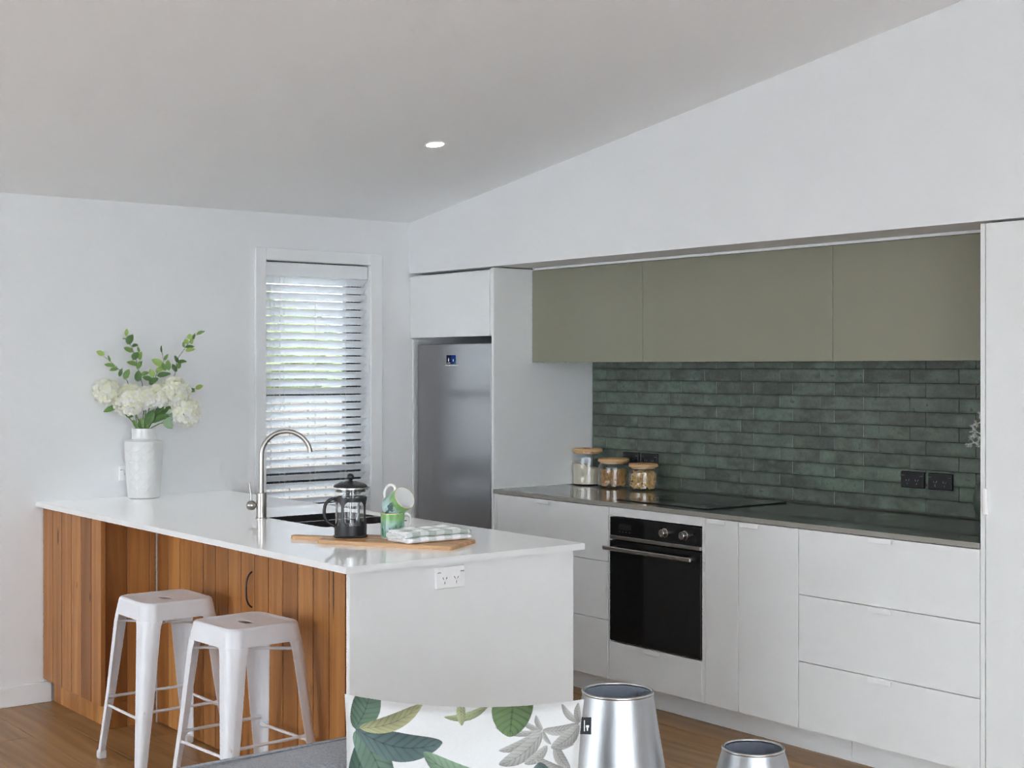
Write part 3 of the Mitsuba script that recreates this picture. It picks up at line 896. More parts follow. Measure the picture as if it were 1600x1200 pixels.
# ---------------------------------------------------------------- bar stools
def rsq(h, r, n=6):
    """Rounded square outline of half size h, corner radius r."""
    pts = []
    for k, (sx, sy) in enumerate(((1, 1), (-1, 1), (-1, -1), (1, -1))):
        for a in np.radians(np.linspace(90 * k, 90 * k + 90, n)):
            pts.append((sx * (h - r) + r * math.cos(a), sy * (h - r) + r * math.sin(a)))
    return np.array(pts)


def stool(x, y, ang, label):
    t = thing('bar_stool', label, 'stool', 'white metal bar stools at the island')
    M = trimesh.transformations.rotation_matrix(math.radians(ang), (0, 0, 1))
    M[:3, 3] = (x, y, 0)
    W = lambda m: (m.apply_transform(M), m)[1]
    H, zs0 = 0.148, 0.648
    # seat pan: dished top with a rounded roll to the skirt, a slot in the middle
    lv = [(0.038, 0.016, zs0 - 0.0075), (0.116, 0.030, zs0 - 0.0075), (0.128, 0.040, zs0 - 0.0015), (0.136, 0.045, zs0), (0.142, 0.048, zs0 - 0.0015), (0.1465, 0.050, zs0 - 0.006), (0.1485, 0.051, zs0 - 0.013), (0.158, 0.054, zs0 - 0.066),
          (0.1560, 0.053, zs0 - 0.066), (0.1465, 0.049, zs0 - 0.0135), (0.140, 0.046, zs0 - 0.006), (0.116, 0.030, zs0 - 0.010), (0.038, 0.016, zs0 - 0.010)]
    loops = []
    for h, r, z in lv:
        p = rsq(h, r)
        if h < 0.05:
            p = p * [1.0, 0.50]
        loops.append(np.column_stack([p, np.full(len(p), z)]))
    loops.append(loops[0])
    seat = W(loft(loops, caps=False))
    add(t + '__seat', seat, 'stool_white', smooth=40)
    # legs: folded sheet, wide at the top, tapering and splayed
    for k in range(4):
        def sect(h, w, r, th, z):
            o = [(h - w, h)] + [(h - r + r * math.cos(a), h - r + r * math.sin(a)) for a in np.radians(np.linspace(90, 0, 7))] + [(h, h - w)]
            i = [(h - th, h - w)] + [(h - r + (r - th) * math.cos(a), h - r + (r - th) * math.sin(a)) for a in np.radians(np.linspace(0, 90, 7))] + [(h - w, h - th)]
            p = np.array(o + i)
            return np.column_stack([p, np.full(len(p), z)])
        lp = [sect(0.1510, 0.080, 0.051, 0.003, zs0 - 0.045), sect(0.1545, 0.076, 0.052, 0.003, zs0 - 0.062), sect(0.1582, 0.074, 0.053, 0.003, zs0 - 0.0665), sect(0.1615, 0.068, 0.048, 0.003, zs0 - 0.10), sect(0.180, 0.052, 0.034, 0.003, 0.28), sect(0.2005, 0.034, 0.017, 0.003, 0.028)]
        m = loft(lp)
        rot(m, 90 * k)
        lg = add(t + '__leg', W(m), 'stool_white', smooth=40)
        ft = rbox(0.2015 - 0.031, 0.2015 + 0.001, 0.2015 - 0.031, 0.2015 + 0.001, 0.0, 0.034, 0.006)
        rot(ft, 90 * k)
        add(lg + '__rubber_foot', W(ft), 'foot_white', smooth=30)
    for k in range(4):
        z = 0.215 if k % 2 == 0 else 0.243
        h = 0.1855
        g = h - 0.0125
        m = tube([(-g + 0.004, g, z), (-g + 0.03, g, z), (-g + 0.045, g, z), (g - 0.045, g, z), (g - 0.03, g, z), (g - 0.004, g, z)], [0.0085, 0.0085, 0.0058, 0.0058, 0.0085, 0.0085], 10)
        rot(m, 90 * k)
        add(t + '__foot_rail', W(m), 'stool_white', smooth=40)
    for s in (1, -1):
        m = tube([(-0.143, s * 0.143, 0.548), (0.143, s * -0.143, 0.548)], 0.0055, 8)
        add(t + '__cross_brace', W(m), 'stool_white', smooth=40)
    return t


stool(1.272, -2.012, 0, 'white metal bar stool nearer the window wall')
stool(1.945, -2.012, 4, 'white metal bar stool nearer the sofa and the white end panel')

# ---------------------------------------------------------------- things on the island
BA = math.degrees(math.atan2(0.262, 0.447))     # direction of the chopping board


def loc(m, x, y, z, ang=0):
    rot(m, ang)
    return mov(m, x, y, z)


# chopping board: paddle with rounded handle and a hole
bp = sbox(-0.259, -0.112, 0.259, 0.112).buffer(-0.012).buffer(0.012)
hdl = Polygon([(-0.25, -0.06), (-0.275, -0.036), (-0.40, -0.032), (-0.412, -0.020), (-0.412, 0.000), (-0.40, 0.012), (-0.275, 0.016), (-0.25, 0.04)]).buffer(0.006).buffer(-0.003)
from shapely.geometry import Point
brd = bp.union(hdl).buffer(0.004).buffer(-0.004).difference(Point(-0.392, -0.01).buffer(0.007))
bm = cat(rects(brd.buffer(-0.002), 0, 0.0015), rects(brd, 0.0015, 0.0112), rects(brd.buffer(-0.002), 0.0112, 0.0128))
BC = (2.330, -1.6215)
bm = loc(bm, BC[0], BC[1], TOPZ + 0.0002, BA)
m, uv = wood_uv(bm, (math.cos(math.radians(BA)), math.sin(math.radians(BA)), 0), 7)
solid('chopping_board', m, 'acacia', 'wooden paddle chopping board lying on the island worktop', 'chopping board', uv=uv)
BT = TOPZ + 0.0132

# French press
px_, py_ = 2.154, -1.703
fp = thing('french_press', 'glass French press in a black frame on the chopping board', 'coffee press')
P = lambda m, a=0: loc(m, px_, py_, BT, a)
add(fp + '__base', P(lathe([(0, 0.0), (0.060, 0), (0.062, 0.003), (0.060, 0.006), (0.0575, 0.008), (0.0585, 0.042), (0.0565, 0.043), (0.0555, 0.012), (0, 0.010)], 48)), 'black_plastic', smooth=30)


def cyl_patch(r, th, poly_fn, a0, a1, na, nz=14):
    """Curved strip of a cylinder between the angles a0..a1, its lower and upper edge given by poly_fn(u)."""
    aa = np.radians(np.linspace(a0, a1, na))
    rows = []
    for t in np.linspace(0, 1, nz):
        rows.append([(lambda lo, hi: lo + (hi - lo) * t)(*poly_fn(u)) for u in np.linspace(-1, 1, na)])
    Zr = np.array(rows)
    outer = np.stack([r * np.cos(aa)[None].repeat(nz, 0), r * np.sin(aa)[None].repeat(nz, 0), Zr], -1)
    inner = np.stack([(r - th) * np.cos(aa)[None].repeat(nz, 0), (r - th) * np.sin(aa)[None].repeat(nz, 0), Zr], -1)
    loops = [np.vstack([outer[:, j], inner[::-1, j]]) for j in range(na)]
    return loft(loops)


# frame: ring below the rim and four posts with arched openings
fr = lathe([(0.0560, 0.128), (0.0585, 0.128), (0.0590, 0.143), (0.0560, 0.143), (0.0560, 0.128)], 48)
parts = [fr]
for a in (-61, 29, 119, 209):
    aa = np.radians(np.linspace(-1, 1, 9))
    zz = np.linspace(0.040, 0.130, 13)
    loops = []
    for z in zz:
        q = abs((z - 0.085) / 0.045)
        wdeg = 5.0 + 17 * max(0.0, q - 0.55) ** 2 / 0.2025
        an = np.radians(np.linspace(a - wdeg, a + wdeg, 9))
        o = np.column_stack([0.0585 * np.cos(an), 0.0585 * np.sin(an), np.full(9, z)])
        i = np.column_stack([0.0560 * np.cos(an[::-1]), 0.0560 * np.sin(an[::-1]), np.full(9, z)])
        loops.append(np.vstack([o, i]))
    parts.append(loft(loops))
add(fp + '__frame', P(cat(*parts)), 'black_plastic', smooth=35)
add(fp + '__glass_beaker', P(lathe([(0.0545, 0.014), (0.0545, 0.172), (0.0565, 0.178)], 48)), 'glass_thin', smooth=True)
add(fp + '__rim_band', P(lathe([(0.0572, 0.1725), (0.0572, 0.178), (0.0567, 0.1785), (0.0567, 0.172), (0.0572, 0.1725)], 48)), 'chrome', smooth=30)
sp = lathe([(0.013, 0), (0.004, 0.014)], 16)
add(fp + '__lid', P(lathe([(0.050, 0.176), (0.060, 0.1785), (0.0605, 0.182), (0.057, 0.186), (0.042, 0.1935), (0.022, 0.198), (0.008, 0.200), (0.006, 0.203), (0, 0.203)], 48)), 'black_plastic', smooth=40)
kb = trimesh.creation.icosphere(3, 0.0125)
kb.apply_scale([1, 1, 0.95])
add(fp + '__knob', P(mov(kb, 0, 0, 0.2145)), 'black_plastic', smooth=True)
add(fp + '__spring_ring', P(lathe([(0.045, 0.162), (0.053, 0.162), (0.053, 0.172), (0.045, 0.172), (0.045, 0.162)], 40)), 'black_plastic', smooth=30)
add(fp + '__plunger_rod', P(tube([(0, 0, 0.03), (0, 0, 0.2)], 0.0024, 8)), 'chrome', smooth=True)
add(fp + '__plunger_disc', P(lathe([(0.0, 0.032), (0.012, 0.036), (0.050, 0.026), (0.053, 0.022), (0.053, 0.020), (0.0, 0.022)], 40)), 'chrome', smooth=30)
hv = np.array([-RV[0], -RV[1], 0]) * 0.97 - DV * 0.24
hv /= np.linalg.norm(hv)
hpts = [(0.0565, 0.136), (0.072, 0.1345), (0.087, 0.122), (0.094, 0.098), (0.092, 0.074), (0.082, 0.055), (0.066, 0.044), (0.0575, 0.038)]
hp = smooth_path([np.array([px_, py_, BT]) + hv * a + np.array([0, 0, b]) for a, b in hpts], 26)
add(fp + '__handle', tube(hp, 0.0058, 10), 'black_plastic', smooth=True)
add(fp + '__spout', P(loc(tri([(0.0567, -0.014, 0.166), (0.0567, 0.014, 0.166), (0.0567, 0.014, 0.178), (0.0567, -0.014, 0.178), (0.069, -0.003, 0.1785), (0.069, 0.003, 0.1785), (0.0625, 0, 0.170)],
    [(0, 6, 4), (0, 4, 3), (1, 2, 5), (1, 5, 6), (6, 5, 4), (0, 1, 6)][0:6]), 0, 0, 0, math.degrees(math.atan2(RV[1], RV[0])) + 8)), 'chrome')
for i, z in enumerate((0.067, 0.106)):
    mk = cyl_patch(0.0549, 0.0002, lambda u: (z, z + 0.0016), -9, 9, 6, 2)
    add(fp + '__level_mark', P(mk, math.degrees(math.atan2(-DV[1], -DV[0])) + 12), 'clear_marking')


# mugs
def mug_mesh(r, h):
    """(outside wall with uv, rest of the cup, gold rim), the cup standing at the origin."""
    out = [(r * 0.955, 0.004), (r * 0.975, 0.012), (r * 0.985, h * 0.3), (r, h * 0.7), (r * 1.005, h - 0.0022)]
    n = 48
    p = np.array(out)
    a = np.linspace(0, 2 * math.pi, n + 1)
    v = np.stack([p[:, None, 0] * np.cos(a), p[:, None, 0] * np.sin(a), np.repeat(p[:, 1:2], n + 1, 1)], -1).reshape(-1, 3)
    uv = np.stack(np.broadcast_arrays(a[None] / (2 * math.pi) * 3.0, (p[:, 1] / h)[:, None]), -1).reshape(-1, 2)
    i, j = np.meshgrid(np.arange(len(p) - 1), np.arange(n), indexing='ij')
    q = np.stack([i * (n + 1) + j, i * (n + 1) + j + 1, (i + 1) * (n + 1) + j + 1, (i + 1) * (n + 1) + j], -1).reshape(-1, 4)
    wall = tri(v, q)
    inner = lathe([(0, 0.0), (r * 0.90, 0.0), (r * 0.955, 0.0038)], n)
    inn2 = lathe([(r * 0.965, h - 0.0004), (r * 0.93, h - 0.004), (r * 0.91, h * 0.5), (r * 0.88, 0.012), (r * 0.75, 0.007), (0, 0.006)], n)
    rim = lathe([(r * 1.005, h - 0.0022), (r * 1.008, h - 0.0008), (r * 0.99, h + 0.0006), (r * 0.965, h - 0.0004)], n)
    hpt = smooth_path([(r * 0.985, 0, h * 0.80), (r * 1.22, 0, h * 0.93), (r * 1.52, 0, h * 0.86), (r * 1.62, 0, h * 0.60), (r * 1.42, 0, h * 0.32), (r * 0.985, 0, h * 0.14)], 22)
    hdl = tube(hpt, 0.0052, 10)
    return wall, uv, cat(inner, inn2), rim, hdl


def mug(M, r, h, label, hang):
    k = thing('mug', label, 'mug')
    wall, uv, cup, rim, hdl = mug_mesh(r, h)
    rot(hdl, hang)
    for m in (wall, cup, rim, hdl):
        m.apply_transform(M)
    add(k + '__glazed_wall', wall, 'mug_glaze', smooth=True, uv=uv)
    add(k + '__inside', cup, 'glass_cup', smooth=40)
    add(k + '__rim', rim, 'gold_rim', smooth=True)
    add(k + '__handle', hdl, 'glass_cup', smooth=True)


mx, my = 2.279, -1.605
M = np.eye(4)
M[:3, 3] = (mx, my, BT)
A_R = math.degrees(math.atan2(RV[1], RV[0]))
mug(M, 0.0425, 0.090, 'green glazed mug standing on the chopping board under the tilted mug', A_R + 28)
zax = RV * 0.62 + np.array([0, 0, 0.50]) - DV * 0.60
zax /= np.linalg.norm(zax)
xax = np.array([0, 0, 1.0]) * 0.80 - RV * 0.60
xax -= zax * (xax @ zax)
xax /= np.linalg.norm(xax)
M = np.eye(4)
M[:3, 0], M[:3, 1], M[:3, 2] = xax, np.cross(zax, xax), zax
r2, h2 = 0.0425, 0.088
mc = np.array([mx, my, BT + 0.090]) + RV * 0.010 + DV * 0.0
# lowest points of the tilted cup rest on the rim of the lower one
low = r2 * math.sqrt(1 - zax[2] ** 2)
M[:3, 3] = mc + np.array([0, 0, low - 0.0095]) - zax * 0.030
mug(M, r2, h2, 'green glazed mug lying tilted on top of the standing mug', 0)

# folded gingham towel
tw_len, tw_w = 0.262, 0.145
layers = []
prof = []
th = 0.0098
nl = 4
path = []
for k in range(nl):
    z0 = 0.0050 + k * th * 1.08
    xs2 = np.linspace(-tw_w / 2 + 0.01, tw_w / 2 - 0.012, 14)
    if k % 2:
        xs2 = xs2[::-1]
    for xq in xs2:
        path.append((xq, z0 + 0.0012 * math.sin(xq * 40 + k)))
    if k < nl - 1:
        s = 1 if k % 2 == 0 else -1
        for a in np.radians((-60, -30, 0, 30, 60)):
            path.append((xs2[-1] + s * (0.006 + 0.004 * math.cos(a)), z0 + th * 0.54 + th * 0.54 * math.sin(a)))
path = np.array(path)
d = np.gradient(path, axis=0)
nrm = np.stack([-d[:, 1], d[:, 0]], 1) / np.maximum(np.linalg.norm(d, axis=1, keepdims=True), 1e-6)
up = path + nrm * 0.0044
dn = path - nrm * 0.0044
sec = np.vstack([up, dn[::-1]])
lens = np.r_[0, np.cumsum(np.linalg.norm(np.diff(path, axis=0), axis=1))]
su = np.r_[lens, lens[::-1]]
loops, us = [], []
for q in np.linspace(0, 1, 22):
    yl = (q - 0.5) * tw_len
    swell = 1 + 0.10 * math.sin(q * 9) * 0.3 + 0.05 * math.cos(q * 23)
    sag = 1.0 - 0.16 * abs(2 * q - 1) ** 4
    loops.append(np.column_stack([sec[:, 0] * (1 + 0.012 * math.sin(q * 11)), np.full(len(sec), yl), sec[:, 1] * sag * swell]))
    us.append(np.column_stack([np.full(len(sec), yl), su]))
tm = loft(loops, caps=True)
uvt = np.vstack(us + [[us[0].mean(0)], [us[-1].mean(0)]])
tv = np.asarray(tm.vertices)
tv[:, 2] -= tv[:, 2].min()
tm.vertices = tv
TA2 = -2.0
tm = loc(tm, 2.405, -1.534, BT + 0.0003, TA2)
solid('tea_towel', tm, 'gingham_cloth', 'folded sage and white gingham tea towel on the chopping board', 'towel', smooth=True, uv=uvt)

# ---------------------------------------------------------------- white vase with hydrangeas
VC = np.array([0.118, -1.600, TOPZ])
vs = thing('white_vase', 'white ceramic vase with raised diamond pattern at the wall end of the island', 'vase')
prof = [(0.0, 0.0005), (0.070, 0.0005), (0.0735, 0.004)]
zz = np.linspace(0.006, 0.268, 90)
na = 144
aa = np.linspace(0, 2 * math.pi, na, endpoint=False)
rad = np.interp(zz, [0.006, 0.05, 0.268], [0.0742, 0.0780, 0.0895])
uu = aa[None] / (2 * math.pi) * 12
vvv = (zz[:, None] - 0.02) / 0.0445
fade = np.clip((zz[:, None] - 0.012) / 0.012, 0, 1) * np.clip((0.262 - zz[:, None]) / 0.008, 0, 1)
fu, fv = uu - np.floor(uu) - 0.5, vvv - np.floor(vvv) - 0.5
d1, d2 = np.abs(fu + fv), np.abs(fu - fv)
l1 = np.exp(-(np.minimum(np.minimum(d1, np.abs(d1 - 1)), 9) / 0.06) ** 2)
l2 = np.exp(-(np.minimum(np.minimum(d2, np.abs(d2 - 1)), 9) / 0.06) ** 2)
petal = np.maximum(l1, l2) * (0.35 + 0.65 * np.abs(np.cos(math.pi * fu * 1.0) * np.cos(math.pi * fv)))
groove = np.exp(-(np.minimum(np.abs(fu), np.abs(fu)) / 0.05) ** 2) * 0.55 + np.exp(-(np.abs(fv) / 0.05) ** 2) * 0.55
disp = 0.0026 * (petal - 0.55 * groove) * fade
R2 = rad[:, None] + disp
body = np.stack([R2 * np.cos(aa), R2 * np.sin(aa), np.broadcast_to(zz[:, None], R2.shape)], -1)
ringf = lambda r, z: np.stack([r * np.cos(aa), r * np.sin(aa), np.full(na, z)], -1)
loops = [ringf(1e-4, 0.0005), ringf(0.070, 0.0005), ringf(0.0735, 0.004)] + list(body) + [ringf(r, z) for r, z in ((0.0885, 0.2705), (0.084, 0.2745), (0.060, 0.2785), (0.0565, 0.281), (0.0558, 0.288), (0.0562, 0.328), (0.0555, 0.331), (0.0535, 0.331), (0.052, 0.328), (0.052, 0.285), (0.06, 0.27), (0.07, 0.02), (1e-4, 0.01))]
add(vs + '__body', mov(loft(loops, caps=False), *VC), 'ceramic_white', smooth=50)

frng = np.random.default_rng(5)
UPZ = np.array([0, 0, 1.0])


def BP(s, h, d):
    """A point of the bouquet: metres to the right, up, and towards the room from the vase's axis."""
    return VC + RV * s + UPZ * h - DV * d


def leaf_mesh(base, tip, w, nrm, fold=0.25, curl=0.12, n=7):
    base, tip = np.asarray(base, float), np.asarray(tip, float)
    ax = tip - base
    L = np.linalg.norm(ax)
    ax /= L
    nrm = np.asarray(nrm, float) - ax * (np.asarray(nrm, float) @ ax)
    nrm /= np.linalg.norm(nrm)
    sd_ = np.cross(ax, nrm)
    V = []
    for t in np.linspace(0, 1, n):
        ww = w / 2 * 1.55 * (t ** 0.6) * (1 - t) ** 0.75 * 1.35 + 0.0004
        c = base + ax * L * t + nrm * L * curl * (t * (1 - t) * 4 - 0.3 * t)
        V += [c - sd_ * ww + nrm * ww * fold, c - sd_ * ww * 0.5 + nrm * ww * fold * 0.35, c, c + sd_ * ww * 0.5 + nrm * ww * fold * 0.35, c + sd_ * ww + nrm * ww * fold]
    i, j = np.meshgrid(np.arange(n - 1), np.arange(4), indexing='ij')
    q = np.stack([i * 5 + j, i * 5 + j + 1, (i + 1) * 5 + j + 1, (i + 1) * 5 + j], -1).reshape(-1, 4)
    return tri(V, q)


def cp(x, y):
    """Sketch units of the bouquet drawing (origin at the vase's rim) to metres."""
    return (x - 540) / 2186.0, 0.331 + (1085 - y) / 2186.0


def hydrangea(x, y, r, d, label, cream):
    k = thing('hydrangea_stem', label, 'flower')
    s, h = cp(x, y)
    c = BP(s, h, d)
    pet, pet2 = [], []
    nf = int(120 * (r / 0.06) ** 1.6)
    for i in range(nf):
        # evenly spread florets on a ball
        zq = 1 - 2 * (i + 0.5) / nf
        ph = i * 2.399963
        o = np.array([math.sqrt(1 - zq * zq) * math.cos(ph), math.sqrt(1 - zq * zq) * math.sin(ph), zq])
        if o @ (BP(0, 0.30, 0) - c) / np.linalg.norm(BP(0, 0.30, 0) - c) > 0.86:
            continue
        o = o + frng.normal(0, 0.13, 3)
        o /= np.linalg.norm(o)
        p = c + o * r * frng.uniform(0.78, 1.12) * np.array([1, 1, 0.92])
        a = np.cross(o, frng.normal(size=3))
        a /= np.linalg.norm(a)
        b = np.cross(o, a)
        fs = frng.uniform(0.0155, 0.0225)
        for q in range(4):
            e = a * math.cos(q * math.pi / 2) + b * math.sin(q * math.pi / 2)
            e2 = np.cross(o, e)
            tipp = p + e * fs + o * fs * frng.uniform(0.10, 0.5)
            mid_ = p + e * fs * 0.6 + o * fs * 0.12
            w = fs * 0.52
            base = p + e * 0.001
            v = np.array([base, mid_ - e2 * w, tipp - e2 * w * 0.45, tipp + e * fs * 0.06, tipp + e2 * w * 0.45, mid_ + e2 * w, mid_ + o * -0.001])
            (pet2 if (zq * 0.4 + frng.uniform(-0.6, 0.9)) * cream > 0.28 else pet).append(v)
    f0 = np.array([(0, 1, 6), (1, 2, 6), (2, 3, 6), (3, 4, 6), (4, 5, 6), (5, 0, 6)])
    def mk(ps):
        return trimesh.Trimesh(np.vstack(ps), np.vstack([f0 + 7 * i for i in range(len(ps))]), process=False)
    fl_ = add(k + '__flower_head', mk(pet), 'petal_white', label='white petals')
    if pet2:
        add(fl_ + '__inner_petal', mk(pet2), 'petal_cream', label='greenish cream petals')
    foot = BP(s * 0.12, 0.20, d * 0.12)
    st_ = smooth_path([foot, BP(s * 0.16, 0.33, d * 0.2), BP(s * 0.55, 0.33 + (h - 0.33) * 0.45, d * 0.6), c - UPZ * 0 - (c - BP(0, 0.33, 0)) * 0.02], 14)
    add(k + '__stem', tube(st_, 0.0026, 6), 'stem_green', smooth=True)
    return k


heads = [(200, 705, 0.058, 0.065, 'white hydrangea at the far left of the bouquet in the white vase', 0.9), (440, 795, 0.074, 0.055, 'large white hydrangea at the front left of the bouquet', 0.8),
         (610, 765, 0.052, 0.065, 'small white hydrangea in the middle of the bouquet', 0.8), (735, 745, 0.052, 0.055, 'white hydrangea right of the middle of the bouquet', 0.6),
         (865, 700, 0.066, 0.025, 'large white hydrangea at the upper right of the bouquet', 0.9), (1000, 920, 0.062, 0.03, 'white hydrangea drooping at the lower right of the bouquet', 0.8)]
hk = [hydrangea(*h) for h in heads]


def add_leaf(key, x, y, L, w, ang, col, d=0.0, tilt=0.0):
    """A leaf centred at a place of the drawing, its axis at ang degrees."""
    a = math.radians(ang)
    dx, dy = math.cos(a) * L / 2, -math.sin(a) * L / 2
    s0, h0 = cp(x - dx, y - dy)
    s1, h1 = cp(x + dx, y + dy)
    tw = frng.uniform(-0.5, 0.5)
    n = -DV + RV * tw + UPZ * (0.45 + tilt)
    m = leaf_mesh(BP(s0, h0, d), BP(s1, h1, d + frng.uniform(-0.012, 0.012)), w / 2186.0 * 1.25, n, frng.uniform(0.1, 0.35), frng.uniform(-0.02, 0.14))
    add(key + '__leaf', m, {'type': 'ref', 'id': 'leaf_' + col} if False else 'leaf_' + col, smooth=True)


def branch(label, pts, leaves, d, dark=True):
    k = thing('leafy_branch', label, 'branch')
    w = []
    for i, (x, y) in enumerate(pts):
        s, h = cp(x, y)
        w.append(BP(s, h, d * (0.3 + 0.7 * i / max(1, len(pts) - 1))))
    w = [BP(0.02 * np.sign(d or 1) + cp(*pts[0])[0] * 0.1, 0.22, d * 0.1)] + w
    add(k + '__twig', tube(smooth_path(w, 26), np.linspace(0.0022, 0.0009, 26), 6), 'stem_dark' if dark else 'stem_green', smooth=True)
    for lf in leaves:
        add_leaf(k, *lf[:6], d=d + frng.uniform(-0.012, 0.012) + (0.05 if 470 < lf[1] < 640 and abs(d) < 0.04 else 0.0))


branch('leafy branch at the far left of the bouquet with a pale tip leaf', [(470, 1000), (400, 640), (330, 505), (225, 400), (150, 335)],
       [(122, 306, 98, 50, 155, 'light'), (207, 362, 75, 22, 112, 'mid'), (222, 430, 118, 44, 172, 'mid'), (258, 474, 92, 42, 190, 'mid'), (338, 503, 95, 38, 68, 'dark'), (392, 522, 118, 58, 64, 'mid')], 0.045)
branch('tall upright leafy branch left of the middle of the bouquet', [(530, 1000), (520, 620), (480, 470), (450, 350), (395, 220), (355, 130), (352, 80)],
       [(354, 88, 78, 36, 85, 'light'), (333, 153, 42, 16, 172, 'mid'), (392, 162, 118, 72, 66, 'dark'), (440, 225, 74, 40, 6, 'dark'), (370, 270, 110, 52, 152, 'mid'), (452, 335, 100, 74, 55, 'dark'), (498, 332, 96, 52, 78, 'light'),
        (415, 415, 122, 50, 162, 'mid'), (490, 430, 96, 54, 245, 'mid'), (500, 540, 122, 70, 82, 'dark'), (567, 518, 88, 44, 22, 'mid'), (480, 265, 66, 24, 102, 'mid'), (512, 405, 50, 20, 60, 'dark')], -0.015)
branch('short leafy branch with pale leaves in the middle of the bouquet', [(570, 1000), (650, 600), (690, 480), (740, 400), (725, 300), (715, 240)],
       [(715, 262, 82, 20, 94, 'dark'), (768, 346, 80, 36, 55, 'mid'), (680, 402, 132, 70, 148, 'light'), (792, 430, 116, 54, 100, 'mid'), (748, 445, 96, 42, 112, 'mid'), (710, 470, 112, 50, 28, 'light'), (645, 510, 98, 54, 112, 'light'),
        (760, 528, 136, 58, 8, 'dark'), (605, 566, 106, 52, 164, 'dark'), (672, 596, 118, 72, 34, 'dark'), (808, 518, 60, 30, 170, 'mid')], -0.01)
branch('long leafy branch at the upper right of the bouquet', [(600, 1000), (780, 700), (860, 500), (880, 370), (950, 265), (1030, 150), (1100, 100)],
       [(1122, 92, 94, 36, 22, 'mid'), (1010, 132, 66, 52, 100, 'light'), (1048, 130, 70, 30, 72, 'mid'), (970, 182, 64, 50, 125, 'light'), (1026, 182, 60, 42, 62, 'light'), (1005, 238, 98, 34, 2, 'dark'), (1015, 270, 112, 46, 8, 'light'),
        (947, 215, 64, 26, 100, 'mid'), (865, 366, 84, 36, 112, 'dark'), (922, 395, 102, 40, 6, 'dark'), (850, 456, 96, 46, 122, 'dark'), (890, 430, 76, 46, 82, 'mid')], -0.03)
branch('small twig with three leaves at the right edge of the bouquet', [(600, 1000), (820, 760), (990, 690), (1060, 672)],
       [(1102, 660, 88, 56, 24, 'light'), (1022, 692, 74, 40, 162, 'mid'), (978, 646, 74, 30, 114, 'dark')], -0.03)
branch('broad dark leaves under the hydrangea heads of the bouquet', [(560, 1040), (590, 960), (640, 900)],
       [(208, 878, 190, 62, 203, 'mid'), (620, 968, 185, 92, 62, 'dark'), (722, 925, 215, 100, 32, 'dark'), (880, 928, 150, 100, 12, 'grey'), (815, 1030, 140, 96, -58, 'grey'), (740, 985, 230, 62, 22, 'dark'), (830, 850, 84, 56, 120, 'dark'),
        (520, 1030, 120, 60, 80, 'mid'), (465, 1040, 110, 40, 115, 'mid'), (400, 950, 100, 44, 165, 'dark'), (590, 1050, 90, 40, 70, 'mid')], 0.02, dark=False)

# ---------------------------------------------------------------- jars on the dark worktop
def jar(x, y, r, h, hl, label):
    k = thing('storage_jar', label, 'jar')
    J = lambda m: mov(m, x, y, 0.9303)
    add(k + '__glass', J(lathe([(0, 0.004), (r - 0.008, 0.0), (r - 0.002, 0.004), (r, 0.012), (r, h - 0.028), (r - 0.003, h - 0.018), (r - 0.011, h - 0.010), (r - 0.011, h)], 48)), 'jar_glass', smooth=True)
    add(k + '__lid', J(lathe([(0, h - 0.008), (r - 0.014, h - 0.008), (r - 0.014, h + 0.0005), (r - 0.002, h + 0.0005), (r + 0.001, h + 0.003), (r + 0.001, h + hl - 0.004), (r - 0.002, h + hl), (0, h + hl)], 48)), 'lid_wood', smooth=30)
    return k


def dome(r, prof_fn, n=40):
    """A heap filling a jar: wall, floor and a top that slopes."""
    a = np.linspace(0, 2 * math.pi, n, endpoint=False)
    rings = [np.stack([r * q * np.cos(a), r * q * np.sin(a), np.full(n, 0.006)], -1) for q in (0.01, 0.9, 0.99)]
    for q in (1.0, 0.99, 0.8, 0.5, 0.2, 0.01):
        x_, y_ = r * q * np.cos(a), r * q * np.sin(a)
        rings.append(np.stack([x_, y_, prof_fn(x_, y_)], -1))
    return loft(rings, caps=True)


j1 = jar(0.848, 0.562, 0.078, 0.172, 0.019, 'tallest glass jar of white flour with a wooden lid, beside the fridge panel')
sl = lambda x_, y_: 0.098 - 0.24 * (x_ * RV[0] + y_ * RV[1]) + 0.004 * np.sin(x_ * 60)
fm = dome(0.0755, sl)
scene[numbered('flour')] = mikit.ply(mov(fm, 0.848, 0.562, 0.9303), 'flour_white', smooth=40)
labels['flour'] = {'label': 'white flour heaped inside the tallest jar', 'category': 'flour', 'kind': 'stuff'}
j2 = jar(1.068, 0.548, 0.080, 0.132, 0.018, 'middle glass jar of tangled brown pasta with a wooden lid')
j3 = jar(1.272, 0.566, 0.074, 0.116, 0.017, 'shortest glass jar of curled yellow pasta with a wooden lid, nearest the cooktop')


